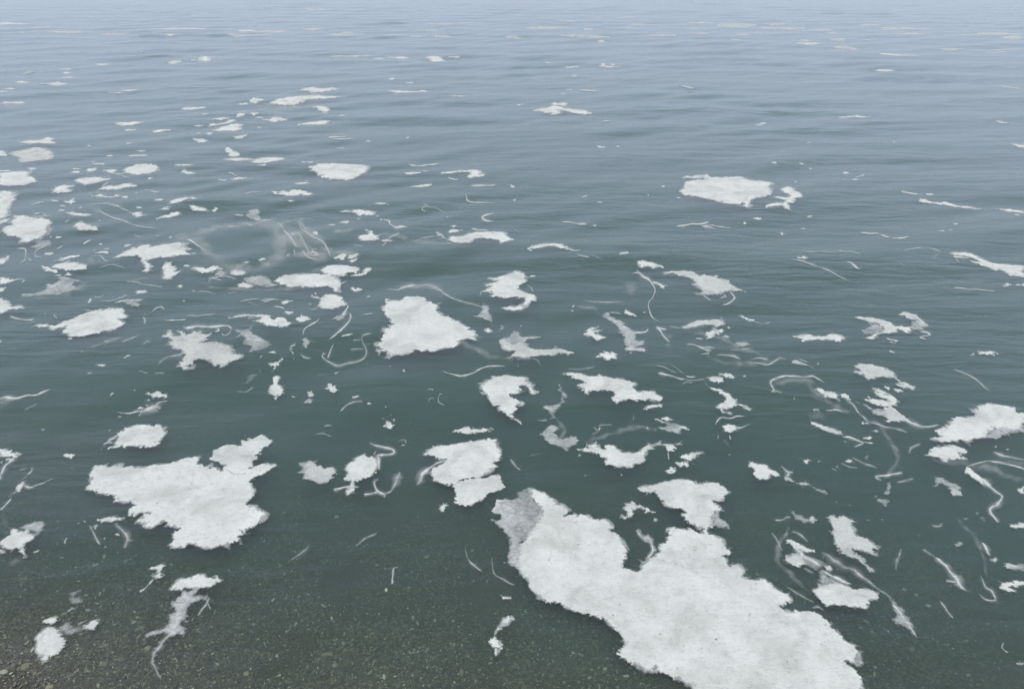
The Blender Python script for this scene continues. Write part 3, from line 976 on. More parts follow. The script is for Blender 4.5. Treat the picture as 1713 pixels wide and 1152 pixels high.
foam('D2', None, 't: 100,850,10 130,900,14 160,970,22 180,1000,8')
# --- right foreground
foam('E7', 'layered foam patch ending in a smooth white oval below', '''
m: 385,660 430,615 500,610 570,595 650,620 740,655 760,640 830,650 910,685 905,730 840,740 835,790 750,800 660,795 640,780 600,790 560,775 500,790 440,740
m: 170,240 210,235 260,265 310,300 365,340 350,355 290,340 240,320 210,285
g: 135,350 190,360 250,350 270,330 330,370 400,400 470,430 520,455 540,490 520,505 470,480 430,490 420,520 360,480 310,455 230,460 180,430 160,390
m: 160,395 230,370 300,390 330,440 300,452 230,458 185,430
g: 415,520 450,490 500,540 560,580 610,605 520,622 430,620 430,570
s: 450,495,14 510,540,22 580,565,26 640,600,20 695,612,12
s: 230,310,30 300,370,40 380,420,34 440,470,24
m: 470,455 520,455 540,490 520,505 490,490
''', lm='layered foam patch')
foam('E7', 'grey-white cloak-shaped foam patch with two trailing tails', '''
h: 515,60 560,48 575,70 620,50 680,75 740,100 690,105 720,170 725,200 760,215 820,225 860,250 830,240 890,290 910,325 870,310 900,370 830,345 760,325 695,315 720,345 770,385 800,440 865,490 865,505 810,465 740,400 690,385 640,360 600,310 550,280 560,220 530,180 550,150 520,90
''', lm='cloak-shaped foam patch')
foam('E7', 'long thin foam strand ending in a spearhead of grey film', '''
g: 1000,740 1060,775 1110,810 1140,880 1200,960 1170,990 1215,1065 1130,990 1080,950 1060,960 1000,930 1010,890 1040,880 1015,820
t: 455,350,14 500,370,30 560,420,50 640,465,44 700,490,46 760,540,26 830,585,20 900,645,18 980,705,20 1010,750,34
s: 1020,780,12 1100,880,30 1160,970,24 1212,1062,6
''', lm='spearhead foam strand')
foam('E7', None, 't: 370,815,14 420,805,24 470,835,10')
foam('E7', None, 'u: 160,630,8 250,690,14 400,770,10')
foam('E7', None, 't: 215,180,10 280,205,16 345,265,12')
foam('E7', None, 'u: 50,190,14 90,240,14 130,340,10')
foam('E7', None, 'u: 310,480,14 350,505,16 390,530,8')
foam('E6', 'small rounded white foam patch with a beige root-like film', '''
m: 75,215 85,190 110,180 150,195 200,205 275,215 275,235 300,260 360,285 400,320 370,330 320,320 290,310 290,345 260,362 180,355 140,320 135,270
g: 380,350 430,345 470,310 490,340 530,375 600,395 640,390 660,365 665,395 720,430 770,460 840,470 910,455 860,480 880,510 915,540 830,515 770,490 720,490 760,475 700,450 640,430 630,455 590,425 550,425 520,400 430,410 450,385
s: 400,225,12 440,260,20 485,290,40 530,300,22
s: 480,300,30 470,345,20
''', lm='root-tailed foam patch')
foam('E6', 'small aeroplane-shaped white foam scrap', 'm: 580,155 640,165 680,155 725,180 680,180 690,210 660,210 630,180')
foam('E6', 'low greenish-grey foam smear with a thin left tail', '''
g: 490,700 540,680 570,700 560,720 620,725 690,755 720,735 770,780 740,810 690,805 630,825 600,790 540,780 520,790 530,740
m: 690,760 722,736 770,780 740,808 700,800
t: 335,780,16 410,775,24 470,745,26 505,755,12
''')
foam('E6', None, 't: 1120,150,10 1190,185,14 1290,225,20 1380,255,10\nm: 1050,180 1080,165 1140,185 1110,203\nu: 1010,205,20 1090,240,24 1180,258,10')
foam('E6', None, 's: 920,258,8 970,282,8')
flecks('E6', '785,185,20,16 970,240,30,14,25 1275,150,26,26', 'g')
flecks('E6', '1300,778,34,14 965,595,20,8 130,388,22,6 1090,625,45,8,10', 'g')
foam('E8', 'bent grey foam strand folded over like a zigzag', '''
s: 195,138,12 130,150,10 72,160,10 95,178,8
g: 120,180 155,165 145,200 132,245 110,240 115,210
g: 70,265 80,250 105,262 150,255 125,295 100,285
u: 165,185,8 210,175,12 250,165,8
''', lm='zigzag foam strand')
foam('E8', 'fern-like grey foam film with a pale ragged end', '''
g: 345,155 390,160 420,180 460,190 480,205 465,220 485,240 440,240 410,205 370,190 345,205
m: 415,205 450,208 470,220 480,242 455,240 430,235
''')
foam('E8', 'long hooked foam strand, thick at its top bend, near the right margin', '''
m: 490,130 500,108 515,115 530,130 560,155 615,190 580,190 530,160
s: 498,112,6 550,95,7 600,85,11 680,100,9 770,122,8
s: 560,165,26 600,195,18 640,230,14 660,250,12 640,285,20 610,300,16 606,322,14 640,375,12
''', lm='hooked foam strand')
foam('E8', None, 'm: 695,388 720,376 770,374 770,396 720,395')
foam('E8', None, 'g: 665,575 700,560 770,568 770,602 700,600\nm: 672,575 700,565 735,578 705,592')
foam('E8', 'curved white foam patch with a notch, cut by the right edge', 'm: 645,680 670,655 720,645 770,648 770,668 710,670 690,680 730,690 690,698', lm='notched edge patch')
foam('E8', None, 'm: 730,215 755,200 770,198 770,238 750,228')
foam('E8', None, 't: 620,40,10 660,60,14 770,78,8\nf: 600,85 680,78 770,82 770,112 680,97')
foam('E8', None, 's: 568,465,18 585,500,16 602,530,8')
flecks('E8', '625,545,20,9 690,28,10,5 545,325,8,5 630,18,8,4')
flecks('E8', '572,425,8,7 460,475,26,18 565,352,12,10', 'g')
foam('E8', 'slim white foam sliver slanting over green shallows near the right', '''
s: 350,535,6 390,570,24 430,625,28 460,665,22 487,700,12
u: 290,495,10 350,535,10
t: 395,650,10 450,655,14
''')
foam('E8', None, 't: 560,625,6 580,675,10 610,700,12 625,738,12 580,735,8 550,708,6')
foam('E8', None, 't: 370,745,16 400,790,10 430,830,6')
foam('E8', None, 's: 665,942,6 656,965,9 685,992,8')
flecks('E8', '745,1038,22,5')
foam('E8', None, 'u: 275,8,8 235,28,12 228,55,10')
foam('E8', None, 'u: 190,490,10 170,560,16 165,600,8')
foam('E8', None, 'u: 330,385,8 370,388,14 385,370,8')
flecks('E8', '495,352,22,10 100,355,10,8 40,358,18,8 760,525,14,5', 'g')
foam('D7', 'white leaf-like foam patch with frayed feathery rim', '''
m: 945,730 1000,715 990,695 1040,675 1110,670 1160,662 1230,680 1280,705 1270,720 1210,725 1220,745 1270,765 1200,760 1130,765 1120,790 1090,770 1060,750 1010,745
''', lm='leaf-like foam patch')
foam('D7', 'big bright foam patch reaching the right edge over a brownish film', '''
m: 1030,555 1080,530 1140,515 1150,490 1190,450 1240,455 1300,455 1350,440 1315,410 1350,400 1350,365 1420,355 1500,360 1580,370 1640,380 1670,395 1640,415 1730,430 1730,470 1690,500 1680,550 1600,540 1540,540 1480,540 1440,570 1410,600 1380,610 1310,620 1300,635 1220,620 1130,640 1060,630 1000,615 1090,595 1040,575
g: 1400,610 1480,535 1560,525 1640,545 1730,500 1730,600 1690,570 1620,580 1560,600 1500,630 1460,620
''', lm='big right-edge patch')
foam('D7', 'white-headed foam patch tapering to a long curved tail', '''
m: 550,230 600,238 655,262 705,288 738,318 725,348 690,362 640,372 560,350 500,330 465,305 520,320 500,290 560,310 650,325 660,310 600,295 565,265 590,262
g: 410,330 470,345 560,390 640,385 690,360 750,410 800,450 830,490 740,490 680,492 650,460 540,430 500,390
m: 640,385 690,362 750,408 800,450 838,490 780,478 720,480 680,488 660,450
s: 790,465,44 840,500,24 900,520,26 960,528,16 1060,515,7
''', lm='curved-tail foam patch')
foam('C7', 'ray-fish-shaped pale foam patch with a slim forked tail', '''
h: 55,650 90,625 150,632 240,645 330,665 390,690 440,715 440,745 500,790 600,835 645,850 620,880 580,855 510,855 450,825 450,810 530,825 480,795 410,755 330,750 270,760 210,780 160,755 140,730 30,712 70,700 130,710 80,670
''', lm='ray-fish-shaped foam patch')
foam('C7', None, 'm: 350,840 400,855 402,880 375,875')
foam('C7', None, 'm: 440,875 480,870 525,888 470,900')
foam('D7', 'white fish-like foam scrap trailing a long sagging strand', '''
m: 105,235 150,230 180,250 250,260 290,290 270,318 210,295 150,270
m: 290,275 330,268 375,285 370,320 330,300
t: 330,305,12 400,360,18 440,420,14 500,475,14 540,495,12 600,515,14 680,535,16 760,555,16 815,575,6
f: 60,260 110,250 180,300 200,330 100,340 60,310
''', lm='fish-like foam scrap')
foam('D7', 'slanting pale foam bar below the fish-like scrap', 'm: 70,485 110,490 170,515 250,535 300,560 310,580 240,570 200,560 140,525 80,505')
foam('D7', None, 's: 315,605,10 375,605,15 440,635,13 478,650,10 440,665,13 405,680,8')
foam('D7', None, 's: 320,632,6 360,645,8')
flecks('D7', '515,610,42,10 530,645,28,5 575,553,32,5 120,390,14,6 500,497,36,4')
foam('D7', None, 's: 190,403,7 260,400,13 310,412,6')
foam('D7', None, 'f: 30,430 80,400 160,400 200,450 150,470 70,480')
foam('D7', None, 'u: 830,740,10 840,690,16 915,655,10')
foam('D6', 'arched foam strand over a faint greenish film', '''
s: 1185,440,24 1220,420,20 1200,380,18 1195,345,18 1230,320,18 1320,298,18 1450,295,18 1540,298,16 1590,290,26 1620,310,16 1700,350,8
f: 1210,350 1320,305 1450,302 1560,308 1640,340 1600,370 1500,370 1380,360 1290,385 1220,380
u: 1200,445,20 1240,430,26 1310,455,10
''', lm='arched foam strand')
foam('D6', 'white foam scrap shaped like a leaping figure with trailing limbs', '''
m: 590,390 650,400 730,430 800,455 830,500 870,520 860,545 910,550 970,575 1015,600 985,608 930,575 860,550 840,580 780,595 730,590 740,620 820,635 800,645 730,632 715,600 670,585 690,560 740,540 770,505 745,470 700,430 650,415
''', lm='leaping-figure foam scrap')
foam('D6', None, 's: 665,748,6 690,710,13 730,680,15 810,690,20 870,670,20 950,665,6')
foam('D6', 'small egg-shaped white foam patch with wispy tail', '''
m: 735,760 780,735 840,745 880,775 840,800 800,812 750,790
t: 870,780,14 920,770,16 1000,735,8
''', lm='egg-shaped foam patch')
foam('D6', None, 's: 697,838,10 690,880,10')
foam('D6', None, 's: 800,835,12 815,885,15')
foam('D6', None, 'f: 715,865 760,870 800,910 855,985 800,965 750,920')
flecks('D6', '800,1020,20,14', 'g')
foam('D6', None, 'm: 600,320 620,290 680,285 740,305 745,335 690,350 620,335')
foam('D6', None, 'm: 700,270 760,262 810,268 850,300 800,312 750,290')
foam('D6', None, 's: 115,280,18 180,285,22 270,305,14 370,330,10\nt: 90,200,6 180,220,12 240,250,14 295,275,10\nu: 230,190,8 300,230,12 380,290,10\ns: 380,290,8 430,305,15 485,300,8\nu: 370,330,12 470,330,16 560,320,10\nt: 355,380,10 365,355,10 450,355,10\nu: 560,350,10 600,390,10')
foam('D6', None, 't: 1000,130,8 1080,122,14 1170,135,12')
foam('D6', None, 't: 1040,160,10 1160,185,15 1230,150,20 1280,120,20 1350,135,6\nu: 1280,120,10 1270,95,6')
foam('D6', None, 'g: 1365,170 1420,135 1480,155 1560,180 1635,222 1560,200 1470,185 1400,178\ns: 1460,130,6 1560,165,8\ns: 1430,150,14 1490,170,18')
flecks('D6', '1645,168,12,7 945,290,16,9 1420,497,8,10')
flecks('D6', '1600,105,34,14,10 890,385,8,14 945,375,8,20 370,355,10,30', 'f')
foam('D6', None, 's: 1570,720,26 1620,745,30 1713,790,20', name='foam_strand') if False else None
foam('D5', 'broad spear-shaped white foam patch pointing at the left', '''
m: 245,155 320,138 390,150 480,180 570,185 590,155 630,185 720,205 800,215 860,230 930,250 900,290 940,318 1010,325 1110,318 1120,340 1185,370 1165,410 1120,400 1060,385 1030,405 980,400 880,395 800,410 750,435 690,390 730,365 720,325 620,310 540,315 480,320 465,350 450,300 400,275 345,265 440,250 430,220 380,205 300,190 340,180 290,165
''', lm='spear-shaped foam patch')
foam('D5', 'short white foam bar under the tip of the spear-shaped patch', 'm: 1015,480 1040,455 1090,440 1190,435 1190,452 1140,460 1070,475 1030,490')
foam('D5', 'small grey fish-shaped foam film with bright snout', '''
g: 1110,578 1150,575 1220,600 1340,620 1400,640 1450,670 1430,680 1370,670 1370,720 1300,715 1210,690 1140,670 1120,645 1200,650 1215,625 1150,600
m: 1340,628 1400,640 1450,670 1430,680 1370,665
s: 1110,578,14 1160,592,12 1210,612,8
''', lm='grey fish-shaped film')
foam('D5', None, 'm: 1170,560 1240,555 1300,580 1250,588')
foam('D5', 'low white foam mat drawn out into a long grey curling tail', '''
m: 395,855 470,850 460,815 540,808 600,850 650,860 640,820 690,815 745,830 740,850 790,880 850,890 930,885 980,865 1000,840 1060,815 1100,830 1030,880 1010,930 1035,960 980,990 930,985 890,1020 800,1015 700,1000 640,990 640,930 590,920 580,895 500,880 400,870
g: 990,845 1060,820 1150,785 1200,775 1180,800 1250,800 1330,800 1380,775 1420,740 1420,770 1380,810 1310,820 1200,830 1100,840 1050,880 1120,890 1030,915
m: 1200,820 1260,805 1310,830 1300,865 1250,870 1225,850
t: 1250,870,10 1245,920,10 1255,955,14
''', lm='curling-tail foam mat')
foam('D5', None, 'm: 1355,925 1410,900 1470,880 1580,880 1510,905 1505,935 1440,950 1390,935')
foam('D5', None, 'm: 1310,970 1360,975 1430,960 1440,990 1380,1005 1340,1000\nt: 1440,970,6 1510,1000,6')
foam('D5', None, 'm: 1225,1050 1260,1015 1320,1015 1290,1030 1325,1045 1290,1075 1245,1070')
foam('D5', None, 't: 530,650,10 560,680,10 575,700,10 510,725,6')
foam('D5', None, 'u: 560,645,8 630,635,12 710,630,10')
foam('D5', 'upper half of a grey S-shaped foam wisp', '''
g: 190,300 230,275 240,320 280,340 290,370 260,420 240,460 200,480 190,520 160,540 165,580 100,600 40,605 0,610 60,580 120,560 70,540 90,510 50,480 60,450 110,450 170,445 210,430 230,380 220,330
s: 50,470,20 110,490,40 150,520,30
''', lm='grey S-shaped wisp')
foam('D5', 'lower crescent of grey foam film beneath the S-shaped wisp', '''
g: 10,710 50,690 80,650 160,630 190,650 215,685 160,700 200,750 240,765 290,750 330,735 380,740 400,790 350,830 300,850 300,885 250,885 220,850 150,820 70,795 50,750
g: 325,738 375,740 398,790 360,790
''')
flecks('D5', '205,260,14,6 585,665,10,18 395,912,20,8 1045,655,7,18 450,1100,10,6 798,1092,8,10,40')
flecks('D5', '900,530,16,6 90,295,12,8 1040,270,25,8', 'f')
flecks('D5', '690,632,22,6', 'g')
foam('D5', None, 'u: 915,540,6 905,600,8')
# --- middle foreground
foam('D4', 'white crescent foam patch with two thin curled prongs', '''
m: 555,225 580,180 640,150 720,125 790,135 860,140 890,150 880,170 920,200 940,240 985,245 950,252 930,265 920,245 900,205 860,195 830,205 850,235 830,260 760,262 770,285 830,310 880,335 860,355 800,350 825,375 800,390 785,410 760,410 850,465 860,485 800,450 740,410 690,375 680,345 640,350 610,310 600,270 570,245
''', lm='crescent foam patch')
foam('D4', 'eagle-shaped white foam patch in two joined halves with a hooked wing', '''
m: 120,700 170,660 260,630 400,610 500,600 580,590 665,588 670,620 700,660 705,700 690,740 640,765 660,790 620,830 560,860 540,870 480,870 400,890 370,920 300,920 240,910 200,880 185,840 200,800 260,770 300,735 240,725 190,705
m: 345,945 380,900 450,882 530,872 580,875 620,850 690,850 700,890 715,915 735,940 690,970 620,990 570,1030 510,1060 480,1090 430,1085 380,1070 340,1050 370,1010 360,980
s: 290,745,18 220,775,22 160,815,34 120,850,42 120,890,42 72,937,16
''', lm='eagle-shaped foam patch')
foam('D4', 'flat white foam sliver just over the eagle-shaped patch', 'm: 340,530 390,515 460,492 480,515 560,508 650,515 600,520 540,535 470,545 400,530')
foam('D4', None, 't: 768,733,8 790,765,20 840,820,12')
foam('D4', None, 'f: 885,715 905,695 950,700 1040,675 1040,690 940,725')
foam('D4', None, 'm: 240,1105 295,1065 285,1090 280,1120 250,1125')
flecks('D4', '480,590,45,7 225,1050,16,6', 'f')
foam('D3', 'white foam patch with a swan-neck strand curling over it', '''
m: 515,890 540,840 590,800 610,775 670,755 685,780 740,775 770,800 775,850 760,880 720,930 650,970 600,975 585,990 610,1030 560,1070 530,1095 540,1040 560,1000 560,970 500,965 530,930 540,900
s: 775,770,30 790,830,28 790,892,24
s: 760,772,22 840,762,22 900,750,22 902,725,22 870,708,22 800,695,20 740,685,22 712,663,22
t: 740,775,12 765,730,10
s: 420,1050,26 470,1040,13 530,1030,13 630,1030,6
''', lm='swan-neck foam patch')
foam('D3', 'ragged grey-white foam film with frayed fingers at one side', '''
h: 215,830 245,820 280,855 330,855 350,880 400,865 445,890 410,930 390,985 310,1000 240,970 200,968 180,950 215,930 195,900 220,870
g: 115,830 180,828 245,820 280,855 300,980 240,970 160,970 150,940 190,935 120,915 160,890 140,850
''', lm='ragged grey film')
foam('D3', 'thin grey foam strand shaped like a cupped hand', '''
s: 785,970,15 755,985,20 755,1020,20 780,1065,20 830,1090,22 830,1115,14
s: 665,1090,20 730,1080,18 780,1066,18
t: 830,1088,18 880,1065,22 915,1010,26 935,960,34 960,900,8
f: 880,940 940,900 1000,930 980,1010 900,1040
''', lm='cupped-hand foam strand')
foam('D3', None, 'm: 215,270 235,255 270,290 230,300')
foam('D3', None, 'g: 165,330 215,315 265,330 250,355 185,355')
foam('D3', None, 't: 480,430,14 530,375,11 580,352,11 655,345,16')
foam('D3', None, 's: 568,320,10 600,312,12 635,305,8')
foam('D3', None, 'g: 825,535 840,490 870,490 895,545 880,562 850,550\nm: 835,530 850,495 872,500 890,545 860,545')
flecks('D3', '905,487,28,14,10 825,480,20,8 885,450,14,6', 'g')
flecks('D3', '100,295,13,6 842,388,7,5 715,362,16,6 975,680,10,5')
foam('D3', None, 't: 1300,290,7 1275,292,9 1265,350,10 1320,382,7')
foam('D3', None, 'u: 1190,355,10 1195,330,10 1235,325,8')
foam('D3', None, 's: 1180,252,7 1230,262,8')
foam('D3', None, 's: 345,540,6 380,533,10 410,538,6')
foam('D3', None, 'u: 275,605,10 340,600,10 410,620,12')
foam('D3', None, 'u: 940,660,8 970,640,8 1000,650,10 1005,680,6')
# --- left middle
foam('D1', 'oval white foam patch with a ragged grey tail at its lower side', '''
m: 1020,620 1060,595 1110,580 1100,545 1130,510 1110,480 1170,440 1210,410 1280,390 1350,378 1430,385 1470,405 1490,375 1530,380 1545,410 1570,440 1583,470 1560,500 1530,560 1490,590 1410,605 1370,608 1390,590 1300,592 1230,590 1190,605 1140,598 1080,612
g: 1110,480 1130,510 1060,545 1100,560 1050,580 1010,580 980,625 925,655 970,610 990,560 1050,510
''', lm='oval tailed patch')
foam('D1', 'crab-shaped white foam scrap', 'm: 1405,85 1430,90 1450,95 1500,75 1530,80 1545,100 1595,100 1580,130 1550,115 1510,120 1450,130 1440,115', lm='crab-shaped foam scrap')
foam('D1', 'lizard-like pale foam strip under the crab-shaped scrap', '''
s: 1120,268,5 1250,275,14 1330,255,28 1420,240,46 1480,215,42 1530,235,20
s: 1480,200,14 1530,170,10 1600,160,6
s: 1350,265,12 1315,305,10
m: 1300,222 1330,208 1400,222 1340,232
''')
foam('D1', 'lone small white foam lump left of the oval tailed patch', 'm: 612,685 640,663 690,670 712,680 690,700 640,700')
foam('D1', 'white foam slab at the left edge dangling a bent strand', '''
m: -10,625 70,628 110,655 160,650 200,675 160,695 130,700 80,690 -10,695
s: 130,705,32 90,750,32 40,800,26 15,850,24 0,900,32 10,935,16
''', lm='left-edge slab with strand')
flecks('D1', '75,718,28,18 10,745,12,8 1413,152,12,8')
foam('D1', None, 's: 300,805,22 305,840,38 270,885,16\nt: 270,890,10 200,935,8')
foam('D1', None, 'm: 165,990 200,960 235,940 240,965 215,1000 200,1040 160,1045\ns: 235,990,22 290,1005,28 350,985,22 420,960,14 510,915,5\nf: 60,1130 100,1060 165,1010 160,1045 110,1130')
foam('D1', None, 't: 180,838,6 255,815,8')
foam('D1', 'long pale foam streak sweeping in from the left edge', '''
s: -10,158,18 60,142,30 150,145,22 250,125,18 330,125,16 400,95,16 475,65,6
f: -10,250 -10,165 80,150 200,150 120,190 50,220
s: -10,195,14 30,190,10
''', lm='left sweeping streak')
foam('D1', None, 'u: 235,260,20 280,230,18 355,200,8')
flecks('D1', '400,430,22,6 1070,98,10,6 1285,70,14,5 1040,432,10,7 1140,300,20,5')
flecks('D1', '545,510,16,10 680,818,14,10 560,820,24,5 990,222,12,10 500,900,8,8 829,705,14,7', 'g')
foam('C2', 'big spiky grey-white foam patch with thin bent legs', '''
h: 80,595 120,555 140,520 155,540 170,560 160,590 210,590 290,580 340,570 370,535 390,555 440,550 430,575 500,580 525,570 515,600 470,620 520,630 430,655 500,660 590,660 660,680 710,700 720,730 765,740 730,760 800,775 835,795 780,820 700,850 680,870 650,885 590,870 570,888 545,850 500,830 420,820 370,835 370,850 300,880 335,905 290,915 250,890 215,890 240,870 290,770 260,735 190,720 150,680 130,655 165,640 140,610
t: 270,780,44 180,795,20 110,815,18 60,845,16 35,878,14
t: 90,690,8 140,680,14
m: 205,540 240,540 290,565 230,560
''', lm='spiky grey-white patch')
foam('C2', 'grey foam film like a torn leaf hung from a horizontal strand', '''
g: 735,540 800,545 870,540 910,500 930,520 920,560 950,590 1020,620 1100,660 1130,700 1060,720 1000,740 1020,780 960,750 920,760 880,765 910,730 900,700 860,690 820,720 850,660 840,610 760,630 810,590 770,560
s: 265,485,8 290,510,22 400,500,30 520,505,28 620,500,24 700,505,18 740,540,18
t: 725,520,12 715,565,14 690,590,12 650,590,10 640,570,8
s: 590,515,12 605,545,16 570,548,8
u: 870,570,30 920,640,40 990,690,40
''', lm='torn-leaf film')
foam('C2', None, 'm: 1075,860 1110,840 1150,835 1215,805 1215,815 1175,850 1205,862 1150,865 1140,900 1120,920 1135,875 1095,875')
foam('C2', 'small white foam scrap shaped like a fir tree', 'm: 1055,1100 1090,1090 1085,1060 1110,1040 1130,1030 1115,1000 1130,970 1170,955 1195,980 1170,1010 1165,1035 1200,1060 1215,1090 1200,1130 1170,1142 1160,1170 1140,1160 1130,1140 1100,1130 1090,1105', lm='fir-tree foam scrap')
foam('C2', None, 'f: 840,1030 890,960 960,940 990,945 960,990 900,1020 850,1045\nu: 1000,900,8 1010,930,10')
foam('C2', None, 'u: 780,1100,10 860,1105,16 940,1060,10')
flecks('C2', '1125,752,24,7 1010,795,18,6,-45 270,237,12,6')
foam('C2', 'white swan-like foam patch with a long flat neck', '''
m: 680,405 740,400 800,382 850,375 950,380 1040,385 1080,390 1110,430 1140,445 1170,415 1210,412 1250,435 1265,465 1300,488 1260,510 1180,517 1120,505 1060,500 1030,480 960,455 1000,430 1010,405 940,398 850,398 780,408
g: 865,415 930,405 990,415 970,430 890,430
''', lm='swan-like foam patch')
foam('C2', None, 'm: 1345,440 1380,400 1430,405 1490,435 1440,455 1390,468')
foam('C2', None, 'm: 1230,345 1270,350 1315,365 1300,382 1250,370\ns: 1140,292,10 1200,302,14 1230,328,14')
foam('C2', None, 'g: 985,230 1030,212 1100,208 1190,220 1130,228 1070,250 1020,250\nt: 810,240,14 880,225,12 960,215,10 1000,218,8\nt: 880,240,8 930,265,10 975,278,10\nt: 1060,210,10 1130,215,12 1190,225,10')
foam('C2', None, 'm: 1190,235 1240,225 1300,225 1270,240 1240,265 1200,250')
foam('C2', None, 't: 310,378,16 400,385,18 500,375,16 600,368,6')
foam('C2', None, 's: 75,430,5 155,430,10 220,430,14 295,430,10')
foam('C2', None, 's: 345,140,12 385,155,14')
foam('C2', None, 't: 400,150,10 500,148,15 580,175,8')
foam('C2', None, 'u: 680,160,8 740,152,10 765,135,6')
foam('C2', None, 'm: 200,100 240,80 265,100 245,120')
foam('C2', None, 'u: 520,270,14 565,298,8')
flecks('C2', '1090,320,55,5 720,230,30,5 1385,355,26,8', 'f')
foam('C2', 'speckled grey foam scrap beside a thin S-shaped strand', 'g: 1280,710 1330,665 1350,670 1320,740 1340,800 1320,820 1310,760\nm: 1300,755 1330,735 1325,765')
foam('C3', 'thin S-shaped foam strand with a fuzzy middle', '''
s: 200,430,5 175,465,11 120,495,14 60,540,14 42,600,14
g: 30,640 80,620 115,660 100,730 50,710
t: 20,770,14 60,795,16 120,802,8
u: 70,650,14 180,665,6
''', lm='S-shaped strand')
foam('C3', 'round white foam patch with a looping grey tail beneath', '''
m: 110,175 150,190 200,205 240,190 230,175 310,165 370,170 420,195 430,220 410,230 440,250 465,280 420,290 350,310 320,330 250,320 200,300 180,270 200,235 195,215 150,200
s: 440,255,10 462,290,12 465,320,16 440,370,20 410,410,30
g: 430,350 455,360 430,440 390,460 315,440 350,405 400,400
s: 468,362,8 495,400,18 490,450,20 450,510,18 380,575,18 290,642,6
t: 190,300,10 150,325,10 110,340,6
''', lm='loop-tailed foam patch')
foam('C3', 'loop of grey foam strand curled round open water', '''
t: 255,770,12 238,752,12 222,785,16 260,810,22 340,850,26 450,840,24 560,820,24 630,780,24 642,720,24 612,650,20 600,605,24
t: 335,675,6 300,730,18 272,800,18
t: 600,605,18 640,590,16 705,573,6
u: 490,720,18 560,715,16 625,712,12
u: 640,672,10 695,668,6
u: 510,640,10 600,638,12
''', lm='looped foam strand')
foam('C3', None, 'm: 408,610 430,590 480,580 520,578 480,598 430,605')
foam('C3', None, 'm: 495,100 520,90 545,115 560,100 605,115 570,130 540,145 520,125')
flecks('C3', '110,272,20,14 265,388,25,6 20,355,16,6', 'g')
flecks('C3', '665,185,22,9 155,157,9,6 875,866,9,5 365,920,18,6,-20 1005,915,14,14,30')
foam('C3', None, 's: 600,402,8 650,390,12 710,385,7')
foam('C3', None, 'u: 655,822,9 650,858,10')
foam('C3', 'heart-shaped white foam mat with frayed grey fringe below', '''
m: 820,225 855,225 862,250 960,250 1000,235 1010,210 1080,202 1150,205 1205,225 1215,250 1280,270 1330,320 1310,345 1360,385 1440,405 1530,440 1550,465 1600,490 1650,530 1690,570 1660,590 1690,625 1640,615 1540,620 1530,660 1480,700 1410,700 1330,710 1300,730 1190,730 1130,715 1080,720 1070,740 980,750 880,745 800,700 740,680 750,650 790,640 800,600 830,570 820,530 870,525 860,495 920,485 880,475 870,440 830,400 820,370 800,345 820,290 840,275 820,262
g: 730,712 800,700 880,740 980,745 1080,738 1120,755 1120,775 1090,755 1000,780 940,765 890,785 865,815 840,795 770,785 830,775 810,735 760,765
''', lm='heart-shaped foam mat')
flecks('C3', '1658,530,32,12')
foam('C3', 'long arched foam strand falling into a lacy knot', '''
t: 820,105,6 900,118,16 940,125,18 1000,95,28 1100,80,32 1200,80,36 1300,105,42 1360,140,44 1385,185,26 1450,230,20 1560,260,18 1660,280,18 1740,310,14
u: 960,115,20 1060,100,24 1180,98,24 1300,130,20
g: C4: 350,395 400,380 430,320 440,260 490,290 510,340 530,390 550,430 535,495 520,450 480,430 420,415
''', lm='arched foam strand above the heart-shaped mat')
foam('C3', None, 'm: 245,1085 280,1065 275,1040 290,1028 320,1050 355,1040 350,1065 380,1100 350,1120 300,1112 275,1085')
flecks('C3', '200,945,60,22 1260,1105,32,6 170,1025,14,16', 'f')
foam('C4', 'thin bright foam strand curved like a shallow smile', 's: 60,930,4 75,938,8 130,955,13 200,970,16 280,972,18 340,950,16 400,915,14 470,885,12 560,880,12 660,882,6', lm='smile-shaped strand')
foam('C4', 'smoky white foam patch stretching into a long point at one side', '''
h: 600,625 640,622 690,645 720,670 760,660 790,640 830,660 860,690 890,705 960,718 1080,720 1170,710 1250,735 1330,750 1270,765 1170,750 1100,785 1020,780 900,790 830,800 740,785 700,800 740,760 760,730 690,725 630,700 612,670
g: 600,620 690,590 740,530 800,540 810,590 870,590 980,575 1000,600 920,615 870,620 850,650 900,660 880,710 800,740 700,710
u: 760,810,20 880,815,16 960,830,10 1000,880,8
''', lm='smoky white patch')
foam('C4', 'bird-like white foam patch with a hooked beak and bent leg', '''
m: 510,25 560,20 610,10 690,-15 760,-38 840,-18 845,15 870,50 820,75 770,125 840,150 940,190 960,240 905,240 880,265 830,300 800,325 740,338 645,322 700,300 800,295 840,260 850,215 780,200 710,210 670,220 600,205 500,200 550,180 520,150 450,160 480,130 540,95 460,98 500,75 570,60
s: 480,155,12 430,165,12 420,205,8
t: 860,90,6 900,110,10 928,160,8
''', lm='bird-like patch with bent leg')
foam('C4', None, 'm: 450,525 490,505 525,520 510,548 480,538')
foam('C4', None, 'g: 570,560 600,510 590,480 630,470 660,490 620,530')
foam('C4', 'small white foam hook shaped like a sickle', 'm: 1400,565 1440,545 1455,500 1500,485 1550,490 1500,505 1480,520 1580,520 1570,530 1500,540 1510,560 1580,580 1625,590 1580,605 1535,625 1500,600 1470,580', lm='sickle-shaped foam hook')
foam('C5', 'small white foam star below the sickle-shaped hook', 'm: 330,935 380,915 370,890 430,890 410,865 455,885 500,885 520,905 540,910 520,925 530,950 480,940 430,960 410,930', lm='foam star')
foam('C4', None, 'f: 1335,290 1360,268 1430,275 1500,295 1580,320 1500,330 1410,325 1340,310\nt: 1410,320,10 1450,300,12 1505,295,6')
flecks('C4', '1310,287,15,8 805,475,9,5 1300,330,18,7')
